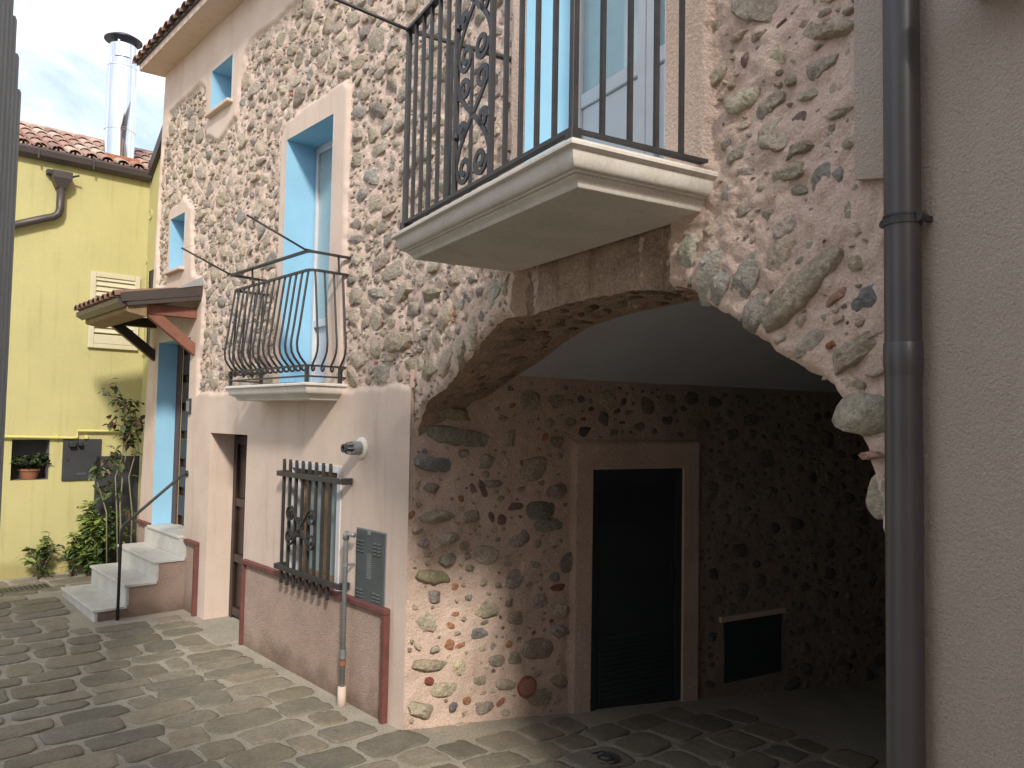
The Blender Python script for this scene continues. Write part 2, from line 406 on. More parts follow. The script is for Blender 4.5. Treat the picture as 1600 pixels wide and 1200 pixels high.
# ------------------------------------------------------------------ ground
def gz(s, n, sb, db):
    """ground height: level street, rising a little towards the far end, falling into the passage"""
    z = .018*np.clip(s-2.7, 0, 6)
    z = z-np.where((db > 0) & (sb > -.2), np.minimum(.085*db, .42), 0)
    return z
def gzw(x, y):
    x = np.asarray(x, float); y = np.asarray(y, float)
    dx, dy = x-C[0], y-C[1]
    s = dx*uA[0]+dy*uA[1]; n = dx*nA[0]+dy*nA[1]; sb = -(dx*uB[0]+dy*uB[1]); db = -(dx*nB[0]+dy*nB[1])
    return gz(s, n, sb, db)
ax = np.unique(np.concatenate([[-70, -40, -20, -12], np.arange(-9, 7.01, .1), [9, 14, 25, 45, 70]]))
ay = np.unique(np.concatenate([[-70, -40, -20, -8, -3], np.arange(0, 14.01, .1), [17, 25, 45, 70]]))
GX, GY = np.meshgrid(ax, ay, indexing='ij')
GZ = gzw(GX, GY)+.006*vnoise(GX, GY, 1.3, 3)
ground = grid_mesh(np.stack([GX, GY, GZ], -1), np.ones((len(ax)-1, len(ay)-1), bool)).build('ground', M['ground'], None, smooth=True, frame=FW, fixn=False)
ground['kind'] = 'structure'
ground['label'] = 'sloping grey-brown stone paved alley with pale cement joints'
# paving stones in courses across the street
pav = []
s = -4.2
while s < 7.2:
    w = R.uniform(.22, .37); n = -3.2-R.uniform(0, .4) if s < -.15 else R.uniform(.12, .2)
    while n < 4.4:
        l = R.uniform(.28, .56)
        if R.random() < .12: l *= .6
        pav.append((s+w/2, n+l/2, w, l)); n += l
    s += w
items = []
for (s, n, w, l) in pav:
    s += R.gauss(0, .012)+.04*math.sin(n*1.7+s); X = C+uA*s+nA*n
    sb = float(-(X-C) @ uB); db = float(-(X-C) @ nB)
    if s > -.1 and n < .10+l/2: continue
    if s <= -.1 and db > -.05 and (sb < .1+l*.4 or sb > 3.6): continue
    if s <= -.1 and db > 3.: continue
    if 4.15 < s < 5.9 and n < 1.0+l/2: continue
    if s > 6.95 or (s > 6.2 and n < .6): continue
    px, py, dz = projW(X)
    if dz < .3 or px < -150 or px > 1560 or py > 1420: continue
    vis = 0 < px < 1400 and py < 1230
    items.append((-(w*l/dz**2) if vis else 0, s, n, w, l, X))
items.sort(key=lambda t: t[0])
PC = [(.25, .217, .16), (.228, .2, .15), (.26, .224, .163), (.215, .192, .148), (.275, .233, .168), (.24, .212, .165)]
rest = MB(); nrest = 0
for i, (k, s, n, w, l, X) in enumerate(items):
    K = 22; t = np.linspace(0, 2*np.pi, K+1)[:-1]
    gap = R.uniform(.022, .042); a, b_ = (w-gap)/2, (l-gap*1.1)/2; ex = R.uniform(5, 10)
    r = 1/((np.abs(np.cos(t))/a)**ex+(np.abs(np.sin(t))/b_)**ex)**(1/ex)
    wv = sum(rng.normal(0, .045/kk**.5)*np.cos(kk*t+rng.uniform(0, 6.28)) for kk in (1, 2, 3, 4, 5, 7)); r = r*(1+wv)
    th = R.gauss(0, .05); hh = R.uniform(.006, .014); tl = rng.normal(0, .012, 2)
    vs = []; 
    for q, z in ((1.0, -.02), (.985, .35*hh), (.95, .85*hh), (.85, hh), (.5, hh)):
        u = r*np.cos(t)*q; v = r*np.sin(t)*q
        if q > .9: u = r*np.cos(t)-np.sign(np.cos(t))*(1-q)*.12*np.abs(np.cos(t)); v = r*np.sin(t)-np.sign(np.sin(t))*(1-q)*.12*np.abs(np.sin(t))
        uu = u*math.cos(th)-v*math.sin(th)+s; vv = u*math.sin(th)+v*math.cos(th)+n
        Wp = C[None]+np.outer(uu, uA)+np.outer(vv, nA)
        zz = z+tl[0]*u+tl[1]*v+(.0025*rng.normal(size=K) if 0 < z else 0)
        vs.append(np.stack([Wp[:, 0], Wp[:, 1], gzw(Wp[:, 0], Wp[:, 1])+zz], 1))
    Wc = C+uA*s+nA*n; vs.append(np.array([[Wc[0], Wc[1], float(gzw(Wc[0], Wc[1]))+hh]]))
    V = np.concatenate(vs); fs = []
    for ii in range(4):
        for j in range(K): fs.append((ii*K+j, ii*K+(j+1) % K, (ii+1)*K+(j+1) % K, (ii+1)*K+j))
    for j in range(K): fs.append((4*K+j, 4*K+(j+1) % K, 5*K))
    c = np.array(R.choice(PC))*rng.uniform(.82, 1.18)
    if i < 300 and k < 0:
        b = MB(); b.add(V, fs, c); o = b.build('paving_stone', M['paver'], None, smooth=True, frame=FW, fixn=False); o.parent = ground
    else: rest.add(V, fs, c); nrest += 1
if nrest:
    o = rest.build('far_paving_stones', M['paver'], None, smooth=True, frame=FW, kind='stuff', fixn=False); o.parent = ground

# ------------------------------------------------------------------ stone house, wall A
ztop = 6.6
OPA = dict(entry=(4.46, 5.58, .83, 3.1), door2=(2.80, 3.76, 0., 2.015), win=(1.0, 1.80, .80, 1.75),
           mid=(1.25, 2.13, 2.50, 4.80), sw1=(3.52, 4.11, 5.60, 6.11), sw2=(4.82, 5.32, 3.96, 4.63))
house = thing('stone_house', 'tall pink stone-faced house with blue window reveals and a bowed black balcony', 'house', FA, (0, 0, 0))
sedge = lambda z: 6.12-.062*np.clip(z-.5, 0, 9)-.0
pxs = lambda L: [onA(*p) for p in L]
zone = pxs([(642, 603), (590, 606), (541, 608), (430, 611), (360, 613), (312, 615), (313, 560), (320, 520), (322, 470), (318, 436), (304, 430), (304, 325), (289, 309), (268, 330), (264, 432), (263, 446), (249, 446), (252, 300), (257, 230), (264, 200), (268, 178), (278, 168), (316, 131), (325, 138), (326, 212), (345, 222), (356, 205), (372, 182), (378, 130), (386, 85), (398, 62), (470, 0)])
ztopst = zone[-1][1]
zone += [(1.2, ztopst), (-.1, ztopst)]; zone[0] = (-.1, zone[0][1])
mfr = [(1.0, 2.4), (2.30, 2.4), (2.28, 4.86), (2.16, 4.98), (1.7, 5.03), (1.12, 5.05), (1.03, 4.97)]
def zoneA(s, z):
    ss = s+.03*vnoise(s, z, 5, 2, 1); zz = z+.03*vnoise(s, z, 5, 2, 2)
    return inpoly(ss, zz, zone) & ~inpoly(s+.01*vnoise(s, z, 6, 2, 1), z+.015*vnoise(s, z, 4, 2, 2), mfr)
sa = axis([-.045, 6.14]+[o[0] for o in OPA.values()]+[o[1] for o in OPA.values()], .018)
za = axis([-.15, ztop]+[o[2] for o in OPA.values()]+[o[3] for o in OPA.values()], .018)
S, Z = np.meshgrid(sa, za, indexing='ij')
zm = zoneA(S, Z)
soft = zm.astype(float)
for _ in range(1): soft = (soft+np.roll(soft, 1, 0)+np.roll(soft, -1, 0)+np.roll(soft, 1, 1)+np.roll(soft, -1, 1))/5
hA = (1-soft)*(.036+.003*vnoise(S, Z, 1.2, 3, 3))+soft*(.020*vnoise(S, Z, 8, 3, 4)+.018*vnoise(S, Z, 24, 3, 5)-.003)
cs, cz = (S[:-1, :-1]+S[1:, 1:])/2, (Z[:-1, :-1]+Z[1:, 1:])/2
keep = (cs < 6.14) & ((cs > -.001) | (cz > 2.42))
for (a, b, c, d) in OPA.values(): keep &= ~((cs > a) & (cs < b) & (cz > c) & (cz < d))
SE = np.minimum(S, sedge(Z)); SE = np.where((Z < 2.4) & (np.abs(S) < 1e-6), .012+.012*vnoise(Z*0, Z, 7, 3, 6), SE); keep &= (SE[1:, :-1]-SE[:-1, :-1]) > 1e-5
# rounded far corner
zc_ = zm[:-1, :-1] & zm[1:, 1:] & zm[:-1, 1:] & zm[1:, :-1]
PA_ = np.stack([SE, hA, Z], -1)
grid_mesh(PA_, keep & ~zc_, True).build('wall', M['smoothpink'], house, smooth=True, fixn=True)
grid_mesh(PA_, keep & zc_, True).build('mortar_field', M['facade'], house, smooth=True, fixn=True)
end = MB(); zz = np.linspace(-.15, ztop, 20)
Pn = np.array([[(sedge(z), .036, z), (sedge(z)-.01, -.5, z), (sedge(z), -3, z)] for z in zz]); grid_mesh(Pn, np.ones((19, 2), bool)).build('end_wall', M['smoothpink'], house)
# stones of wall A
def freeA(X, Y):
    f = zoneA(X, Y)
    for (a, b, c, d) in OPA.values(): f &= ~((X > a-.02) & (X < b+.02) & (Y > c-.02) & (Y < d+.02))
    return f & (X > -.02)
pk = Pack(-.1, 6.1, 2.3, 6.5, .008, freeA)
def manual(pk, on, L, kind='s', angular=0):
    for q in L:
        x0, y0, x1, y1, w = q[:5]; kd = q[5] if len(q) > 5 else kind
        p0, p1 = np.array(on(x0, y0)), np.array(on(x1, y1)); c = (p0+p1)/2; dv = p1-p0; a = np.linalg.norm(dv)/2
        pm = (x0+x1)/2, (y0+y1)/2; l = math.hypot(x1-x0, y1-y0)
        nx, ny = -(y1-y0)/l*w/2, (x1-x0)/l*w/2
        e = np.array(on(pm[0]+nx, pm[1]+ny))-np.array(on(pm[0]-nx, pm[1]-ny)); u = dv/(2*a); b = abs(u[0]*e[1]-u[1]*e[0])/2
        r = outline(a*1.03, max(b, .012), math.atan2(dv[1], dv[0]), angular if kd != 'b' else 1)
        pk.place(c[0], c[1], r, .006, force=True); pk.st.append((c[0], c[1], r, a, kd))
manual(pk, onA, [(602, 535, 641, 535, 32), (586, 479, 589, 516, 17), (630, 486, 660, 481, 22), (577, 458, 604, 460, 17), (620, 466, 643, 443, 17), (550, 563, 571, 563, 26), (600, 336, 626, 317, 13), (546, 373, 571, 372, 13), (577, 175, 603, 175, 27), (567, 275, 597, 275, 24), (578, 65, 605, 62, 38), (595, 205, 615, 188, 15), (575, 218, 590, 205, 20), (543, 40, 563, 22, 16), (478, 120, 492, 112, 14), (525, 118, 550, 115, 12), (560, 150, 580, 142, 18)])
horiz = lambda x, y: .25*vnoise(x, y, 1.5, 2, 8)
angf = lambda: .3+.7*rng.random()
pk.fill(1500, .075, .14, (.38, .8), horiz, .011, angf, power=1.5)
pk.fill(5500, .045, .085, (.4, .9), horiz, .009, angf)
pk.fill(8000, .024, .05, (.3, .9), horiz, .007, angf)
pk.fill(6000, .016, .034, (.3, .9), horiz, .006, lambda: 1.)
pk.fill(500, .015, .04, (.4, .8), horiz, .006, lambda: 1., 'b')
emit_stones(pk.st, lambda u, v, w: (u, w, v), True, house, FA, lambda x, y, a, k: np.clip(a*rng.uniform(.16, .42), .012, .042) if k != 'b' else .014)

# reveals and openings of wall A
def reveal(parent, name, fr, x0, x1, y0, y1, z0, z1, mt, bottom=True):
    """open box lining: outer plane y0, inner y1"""
    b = MB(); v = [(x0, y0, z0), (x1, y0, z0), (x1, y0, z1), (x0, y0, z1), (x0, y1, z0), (x1, y1, z0), (x1, y1, z1), (x0, y1, z1)]
    f = [(0, 4, 7, 3), (1, 2, 6, 5), (3, 7, 6, 2), (4, 5, 6, 7)]
    if bottom: f.append((0, 1, 5, 4))
    b.add(v, f); return b.build(name, mt, parent)
d0 = .038
o = OPA['mid']; reveal(house, 'door_reveal', FA, o[0], o[1], d0, -.36, o[2], o[3], M['blue'])
dr = MB().box(o[0]+.01, o[1]-.01, -.34, -.30, o[2], o[3], 0).build('balcony_door', M['white'], house)
fr = MB()
for (a, b_) in ((o[0]+.01, o[0]+.06), (o[1]-.05, o[1]-.01), ((o[0]+o[1])/2-.045, (o[0]+o[1])/2+.045)): fr.box(a, b_, -.302, -.26, o[2], o[3], .006)
fr.box(o[0]+.062, o[1]-.052, -.302, -.262, o[3]-.07, o[3], .006); fr.box(o[0]+.062, o[1]-.052, -.302, -.262, o[2]+.55, o[2]+.62, .006); fr.box(o[0]+.062, o[1]-.052, -.302, -.262, o[2], o[2]+.1, .006)
fr.build('frame', M['white'], dr)
for a, b_ in ((o[0]+.065, (o[0]+o[1])/2-.05), ((o[0]+o[1])/2+.05, o[1]-.055)):
    MB().box(a, b_, -.298, -.285, o[2]+.625, o[3]-.075).build('pane', M['glass'], dr)
for kx in ('sw1', 'sw2'):
    o = OPA[kx]; reveal(house, 'window_reveal', FA, o[0], o[1], d0, -.33, o[2], o[3], M['blue'])
    w = MB()
    for (a, b_, c, d) in ((o[0], o[0]+.05, o[2], o[3]), (o[1]-.05, o[1], o[2], o[3]), (o[0]+.052, o[1]-.052, o[2], o[2]+.05), (o[0]+.052, o[1]-.052, o[3]-.05, o[3])): w.box(a, b_, -.315, -.27, c, d, .005)
    wf = w.build('window', M['white'], house); MB().box(o[0]+.05, o[1]-.05, -.31, -.295, o[2]+.05, o[3]-.05).build('pane', M['darkglass'], wf)
    MB().box(o[0]-.05, o[1]+.03, -.1, .10, o[2]-.035, o[2]+.004, .008).build('sill', M['smoothpink'], house)
# entry door
o = OPA['entry']; rv = reveal(house, 'door_reveal', FA, o[0], o[1], d0, -.40, o[2], o[3], M['blue'], False)
dr = MB().box(o[0], o[1], -.30, -.24, o[2], o[3]).build('entrance_door', M['darkwood'], house, label='dark brown panelled entrance door')
fr = MB()
for (a, b_) in ((o[0], o[0]+.09), (o[1]-.16, o[1]), ((o[0]+o[1])/2-.06, (o[0]+o[1])/2+.06)): fr.box(a, b_, -.239, -.19, o[2], o[3], .01)
fr.build('frame', M['redwood'], dr)
for side in (o[0]+.11, (o[0]+o[1])/2+.08):
    for k in range(6):
        MB().box(side, side+.30, -.239, -.205, o[2]+.12+k*.35, o[2]+.38+k*.35, .025).build('panel', M['darkwood'] if k != 2 else M['anthracite'], dr)
# lower door
o = OPA['door2']; reveal(house, 'door_reveal', FA, o[0], o[1], d0, -.5, o[2]-.1, o[3], M['smoothpink'], False)
dr = MB().box(o[0], o[1], -.31, -.26, -.02, o[3]-.01).build('cellar_door', M['darkwood'], house)
fr = MB()
for (a, b_) in ((o[0], o[0]+.08), (o[1]-.08, o[1]), ((o[0]+o[1])/2-.04, (o[0]+o[1])/2+.04)): fr.box(a, b_, -.259, -.225, -.02, o[3]-.01, .008)
for z in (.05, .62, 1.22, o[3]-.12): fr.box(o[0]+.082, o[1]-.082, -.259, -.23, z, z+.09, .008)
fr.build('frame', M['darkwood'], dr)
MB().tube([((o[0]+o[1])/2-.02, -.225, .98), ((o[0]+o[1])/2-.02, -.18, .98), ((o[0]+o[1])/2-.1, -.18, .98)], .009).build('handle', M['iron'], dr)
MB().box(o[0]-.02, o[1]+.02, -.5, .28, -.06, .022, .01).build('door_sill', M['ground'], house)
# grille window
o = OPA['win']; reveal(house, 'window_reveal', FA, o[0], o[1], d0, -.2, o[2], o[3], M['white'])
w = MB()
for (a, b_, c, d) in ((o[0], o[0]+.05, o[2], o[3]), (o[1]-.05, o[1], o[2], o[3]), (o[0]+.052, o[1]-.052, o[2], o[2]+.06), (o[0]+.052, o[1]-.052, o[3]-.05, o[3]), ((o[0]+o[1])/2-.03, (o[0]+o[1])/2+.03, o[2]+.062, o[3]-.052)): w.box(a, b_, -.13, -.08, c, d, .006)
wf = w.build('window', M['oldwood'], house)
for a, b_ in ((o[0]+.05, (o[0]+o[1])/2-.03), ((o[0]+o[1])/2+.03, o[1]-.05)): MB().box(a, b_, -.12, -.11, o[2]+.06, o[3]-.05).build('pane', M['glass'], wf)
sr = MB()
for (a, b_, c, d) in ((o[0]-.06, o[0]-.001, o[2]-.08, o[3]+.06), (o[1]+.001, o[1]+.05, o[2]-.08, o[3]+.06), (o[0], o[1], o[3]+.001, o[3]+.06), (o[0], o[1], o[2]-.08, o[2]-.001)): sr.box(a, b_, .02, .046, c, d, .003)
sr.build('window_surround', M['white'], wf)
# plinths and red trim
pz0, pz1 = -.1, .79
MB().box(.21, 2.72, .02, .056, pz0, .765).build('plinth', M['plinth'], house)
tr = [(.19, .235, pz0, .77), (2.69, 2.735, pz0, .77)]
for a, b_, c, d in tr: MB().box(a, b_, .02, .085, c, d, .006).build('trim_strip', M['trim'], house)
MB().box(.19, 2.735, .02, .088, .772, .815, .006).build('trim_strip', M['trim'], house)
MB().box(3.99, 4.30, .02, .056, pz0, .765).build('plinth', M['plinth'], house)
MB().box(3.965, 4.01, .02, .085, pz0, .775, .006).build('trim_strip', M['trim'], house)
MB().box(3.965, 4.32, .02, .088, .777, .815, .006).build('trim_strip', M['trim'], house)
MB().box(5.66, 6.06, .02, .056, pz0, .80).build('plinth', M['plinth'], house)
MB().box(5.60, 6.09, .02, .088, .802, .845, .006).build('trim_strip', M['trim'], house)
# stairs up to the entrance
st = MB(); ST = [(.985, .155), (.685, .378), (.39, .60), (.10, .83)]
for i, (n1, z1) in enumerate(ST):
    n0 = ST[i+1][0]-.03 if i < 3 else .0
    st.box(4.32, 5.70, n0 if i < 3 else .0, n1-.03, -.1, z1-.03)
stairs = st.build('stairs', M['plinth'], house, label='four marble-topped steps up to the entrance')
for i, (n1, z1) in enumerate(ST):
    n0 = ST[i+1][0]-.035 if i < 3 else -.24
    s0, s1 = (4.30, 5.72) if i < 3 else (4.462, 5.578)
    if i == 3: MB().box(4.462, 5.578, -.24, n1, z1-.03, z1, .006).build('tread', M['marble'], stairs)
    else: MB().box(s0, s1, n0, n1, z1-.03, z1, .006).build('tread', M['marble'], stairs)
    zb = ST[i-1][1] if i else -.05
    MB().box(4.315, 5.705, n1-.05, n1-.02, zb+.001, z1-.031, .002).build('riser', M['marble'], stairs)
# mid balcony (slab with moulding, bowed railing)
def cornice(x0, x1, yw, yo, prof, sign=1):
    """prof: list of (inset, z); slab against wall yw reaching yo (sign gives street direction)"""
    b = MB(); V = []
    for ins, z in prof:
        V += [(x0+ins, yw, z), (x0+ins, yo-sign*ins, z), (x1-ins, yo-sign*ins, z), (x1-ins, yw, z)]
    n = len(prof); fs = [(0, 1, 2, 3), tuple((n-1)*4+j for j in (3, 2, 1, 0))]
    for i in range(n-1):
        for j in range(4): fs.append((i*4+j, i*4+(j+1) % 4, (i+1)*4+(j+1) % 4, (i+1)*4+j))
    b.add(V, fs); return b
def moulding(zt, zb, inset):
    h = zt-zb; P = [(.0, zt)]
    P += [(0, zt-.004), (-.006, zt-.010), (-.006, zt-.022), (.004, zt-.028), (.012, zt-.030)]
    z0 = zt-.034
    for k in range(9):      # cyma
        t = k/8; P.append((.014+(inset*.52-.014)*(1-math.cos(t*math.pi/2)**.8 if t < 1 else 1), z0-(h*.42)*math.sin(t*math.pi/2)**1.1))
    z1 = P[-1][1]; P.append((inset*.55, z1-.006)); P.append((inset*.70, z1-.008)); P.append((inset*.70, z1-.014))
    for k in range(1, 6):
        t = k/5; P.append((inset*.70+inset*.25*math.sin(t*math.pi/2), z1-.014-(z1-.014-zb-.006)*t))
    P.append((inset, zb)); return P
MZ = 2.477
mb = cornice(.95, 2.54, .0, .375, moulding(MZ, MZ-.135, .09)).build('balcony', M['concrete'], house, auto=35, label='small cornice-edged balcony with bowed black railing')
MB().box(1.26, 2.12, -.3, .30, MZ+.001, MZ+.012).build('balcony_threshold', M['terracotta'], mb)
ir = M['iron']
s0, s1, nf = .99, 2.50, .345
MB().tube([(s0, .0, MZ+.05), (s0, nf, MZ+.05), (s1, nf, MZ+.05), (s1, .0, MZ+.05)], .007, sq=True).build('bottom_rail', ir, mb)
MB().tube([(s0, .0, MZ+.135), (s0, nf, MZ+.135), (s1, nf, MZ+.135), (s1, .0, MZ+.135)], .008, sq=True).build('bottom_rail', ir, mb)
zl, zu = MZ+.90, MZ+1.04
def rrect(n, z, e=0):
    r = .06; a = [(s0-e, 0, z), (s0-e, n-r, z)]
    a += [(s0-e+r*(1-math.cos(t)), n-r+r*math.sin(t), z) for t in (rad(30), rad(60), rad(90))]
    return a+[(2*((s0+s1)/2)-p[0], p[1], p[2]) for p in a[::-1]]
MB().tube(rrect(nf-.005, zl), .010, sq=True).build('middle_rail', ir, mb)
MB().tube(rrect(nf+.03, zu, .02), [(.007, .02)]*10, sq=True).build('handrail', ir, mb)
for (a, b_) in ((s0, .05), (s0, nf), (s1, nf), (s1, .05)):
    MB().box(a-.014, a+.014, b_-.014, b_+.014, MZ, MZ+.14, .003).build('post', ir, mb)
for (a, b_) in ((s0-.01, .09), (s1+.01, .09), (2.05, nf+.01)):
    MB().tube([(a, b_, zl), (a, b_+.01, zu)], .006, sq=True).build('post', ir, mb)
def belly(out0):
    """profile (outward, z) of a bowed bar incl. curl at the foot"""
    P = [(0, zl), (.012, zl-.08), (.035, zl-.25), (.062, zl-.45), (.078, zl-.55), (.082, zl-.60), (.074, zl-.655), (.05, zl-.70), (.02, zl-.735), (.0, zl-.757)]
    cx, cz, r = .014, MZ+.115, .021
    for k in range(9): t = math.pi*.75+k*math.pi*2*.75/8; P.append((cx+r*math.cos(t), cz+r*math.sin(t)))
    return P
BP = belly(0)
for k in range(15):
    x = s0+.03+(s1-s0-.06)*k/14
    MB().tube([(x, nf-.005+p, z) for p, z in BP], .0092, k=6, flat=(1, 0, 0)).build('bar', ir, mb, smooth=True)
for k in range(4):
    y = .05+k*.083
    for sx, sg in ((s0, -1), (s1, 1)):
        MB().tube([(sx+sg*p, y, z) for p, z in BP], .0092, k=6, flat=(0, 1, 0)).build('bar', ir, mb, smooth=True)
for sx, ee in ((s0, 1.0), (s1, 2.39)):
    MB().tube([(sx, nf-.25, zu+.0), (sx, nf+.05, zu+.012), (ee, .87, 3.715 if sx == s0 else 3.68)], .009, k=8).build('clothesline_arm', ir, mb, smooth=True)
for t in (.5, .75, .97):
    MB().tube([(1., .40+.47*t, 3.535+.18*t-.004), (1.7, .40+.47*t, 3.52+.17*t-.03), (2.39, .40+.47*t, 3.52+.165*t-.004)], .0016, k=4).build('clothesline', M['galv'], mb)
# canopy over the entrance
cz = lambda n: 3.60-.16*n/.85
can = MB(); can.prism([(0.02, cz(.02)-.02), (.84, cz(.84)-.02), (.84, cz(.84)+.015), (.02, cz(.02)+.015)], 0, 4.20, 5.94)
canopy = can.build('canopy', M['darkwood'], house, label='small tiled porch canopy on timber brackets')
for s_ in (4.17, 5.94):
    b = MB(); b.prism([(0.03, cz(0)-.05), (.86, cz(.85)-.05), (.88, cz(.85)+.045), (.03, cz(0)+.065)], 0, s_, s_+.028)
    b.prism([(0.03, cz(0)-.10), (.80, cz(.85)-.085), (.82, cz(.85)-.052), (.03, cz(0)-.052)], 0, s_+.006, s_+.034); b.build('side_board', M['brownmetal'], canopy)
MB().prism([(.03, cz(0)+.07), (.32, cz(.3)+.05), (.03, cz(0)+.17)], 0, 4.16, 4.175).build('flashing', M['zinc'], canopy)
gt = MB(); gp = [(.86+.05*math.cos(t)+.03, cz(.85)-.06+.06*math.sin(t)) for t in np.linspace(math.pi, 2*math.pi, 9)]
gp += [(p[0], p[1]) for p in [(.945, cz(.85)-.058), (.93, cz(.85)-.05), (.85, cz(.85)-.05)]]
gt.prism([(.60, cz(.6)-.055), (.80, cz(.85)-.055), (.80, cz(.85)-.135), (.78, cz(.85)-.15), (.72, cz(.85)-.16), (.66, cz(.7)-.20), (.60, cz(.7)-.21)], 0, 4.22, 5.93); gt.build('eave_cove', M['oldwood'], canopy)
MB().prism([(.80, cz(.85)-.05), (.90, cz(.85)-.01), (.90, cz(.85)-.06), (.83, cz(.85)-.10)], 0, 4.20, 5.95).build('gutter', M['brownmetal'], canopy)
for k in range(9):
    x = 4.27+k*.2; b = MB()
    V = []; n = 7
    for (y, r) in ((.93, .085), (.93, .070), (.05, .070), (.05, .085)):
        for j in range(n+1):
            t = math.pi*j/n; V.append((x+r*math.cos(t), y, cz(min(y, .85))+.02+r*.75*math.sin(t)-.01))
    fs = []
    for i in range(4):
        for j in range(n): a, c = i*(n+1)+j, ((i+1) % 4)*(n+1)+j; fs.append((a, a+1, c+1, c))
    b.add(V, fs, np.array((.3, .17, .12))*R.uniform(.7, 1.1)); b.build('roof_tile', M['tile'], canopy, smooth=False)
for s_, mt in ((4.30, 'wood'), (5.70, 'darkwood')):
    zb = 3.30
    MB().box(s_, s_+.10, .03, .80, zb, zb+.115, .008).build('beam', M[mt], canopy)
    MB().prism([(.04, zb-.42), (.04, zb-.28), (.40, zb-.002), (.58, zb-.002)], 0, s_+.012, s_+.088).build('brace', M[mt], canopy)
    MB().box(s_+.015, s_+.085, .03, .78, zb+.117, 3.42, .004).build('beam', M[mt], canopy)
# intercom
ic = onA(302, 635)
tt = thing('intercom', 'small grey door intercom panel on the wall beside the entrance', 'intercom', FA, (ic[0], .04, ic[1]-.09))
MB().box(ic[0]-.05, ic[0]+.05, .036, .062, ic[1]-.09, ic[1]+.09, .006).build('housing', M['anthracite'], tt); MB().box(ic[0]-.04, ic[0]+.04, .063, .067, ic[1]-.06, ic[1]+.06, .001).build('face_plate', M['galv'], tt)
# roof of the stone house
roof = MB(); rz = lambda n: ztop+.08+(.36-n)*.36
roof.prism([(.36, rz(.36)-.02), (.36, rz(.36)+.02), (-3., rz(-3)+.02), (-3., rz(-3)-.02)], 0, -.1, 5.86)
rf = roof.build('roof', M['darkwood'], house)
MB().prism([(.02, ztop), (.335, ztop-.015), (.335, ztop+.075), (.02, ztop+.16)], 0, -.04, 5.82).build('eave', M['smoothpink'], rf)
for k in range(30):
    x = 5.78-k*.195
    if x < 0: break
    for row in range(2):
        y1, y0 = .41-row*.36, .02-row*.36; V = []; n = 6
        for (y, r) in ((y1, .095), (y1, .08), (y0, .075), (y0, .09)):
            for j in range(n+1):
                t = math.pi*j/n; V.append((x+r*math.cos(t), y, rz(y)+.015+row*.012+r*.8*math.sin(t)))
        fs = []
        for i in range(4):
            for j in range(n): a, c = i*(n+1)+j, ((i+1) % 4)*(n+1)+j; fs.append((a, a+1, c+1, c))
        b = MB(); b.add(V, fs, np.array(R.choice([(.34, .19, .13), (.28, .17, .13), (.36, .24, .18)]))*R.uniform(.7, 1.1)); b.build('roof_tile', M['tile'], rf)
# iron handrail
hr = thing('handrail', 'thin black iron handrail rising beside the marble steps', 'handrail', FA, (4.27, .76, 0))
zp = .03
MB().box(4.22, 4.32, .70, .80, -.02, .012, .003).build('foot_plate', ir, hr)
MB().tube([(4.27, .752, .0), (4.27, .752, .92), (4.275, .745, .975), (4.285, .725, 1.02), (4.40, .10, 1.52), (4.41, .02, 1.535)], .016, k=10).build('rail', ir, hr, smooth=True)
MB().tube([(4.41, .03, 1.535), (4.41, .05, 1.53)], .04, k=14).build('wall_rosette', ir, hr, smooth=False)

# flue terminal
fl = onA(572, 700)
t = thing('flue_terminal', 'grey boiler flue terminal on a round white collar on pink wall', 'flue', FA, (fl[0], .04, fl[1]))
ringp = lambda y, r, k=24: [(fl[0]+r*math.cos(2*math.pi*i/k), y, fl[1]+r*math.sin(2*math.pi*i/k)) for i in range(k)]
def lathe(prof, cx, cz, k=24, fr=None):
    b = MB(); V = []; n = len(prof)
    for (y, r) in prof: V += [(cx+r*math.cos(2*math.pi*i/k), y, cz+r*math.sin(2*math.pi*i/k)) for i in range(k)]
    fs = [(i*k+j, i*k+(j+1) % k, (i+1)*k+(j+1) % k, (i+1)*k+j) for i in range(n-1) for j in range(k)]
    fs += [tuple(range(k)), tuple((n-1)*k+j for j in range(k))]; b.add(V, fs); return b
lathe([(.03, .085), (.048, .085), (.055, .075), (.058, .056)], *fl).build('collar', M['plastic'], t, auto=40)
lathe([(.05, .052), (.12, .052), (.125, .045), (.13, .035)], *fl).build('pipe', M['galv'], t, auto=40)
lathe([(.13, .033), (.205, .033), (.205, .02), (.15, .02)], *fl).build('outlet', M['anthracite'], t, auto=40)
for k in range(8):
    a = k*math.pi/4; MB().tube([(fl[0]+.05*math.cos(a), .125, fl[1]+.05*math.sin(a)), (fl[0]+.038*math.cos(a), .185, fl[1]+.038*math.sin(a))], .005, k=4).build('cage_rib', M['galv'], t)
# meter cabinet
bx = thing('meter_cabinet', 'dark grey louvred utility cabinet recessed in the pink wall', 'cabinet', FA, (.47, .04, .80))
MB().box(.272, .668, .0, .050, .785, 1.345, .004).build('cabinet_door', M['greybox'], bx)
for (x, z, n) in ((.60, 1.27, 4), (.36, 1.27, 4), (.60, .90, 4), (.36, .90, 4)):
    for k in range(n):
        for dx in (-.03, .03): MB().prism([(.049, z-k*.026), (.060, z-k*.026-.014), (.049, z-k*.026-.017)], 0, x+dx-.024, x+dx+.024).build('louvre', M['greybox'], bx)
for k in range(12): MB().box(.44, .50, .05, .0535, .99+k*.016, .998+k*.016).build('vent_slot', M['galv'], bx)
MB().box(.455, .495, .05, .058, 1.315, 1.345, .002).build('latch', M['galv'], bx)
MB().box(.262, .678, .034, .042, .775, 1.355, .002).build('frame', M['galv'], bx)
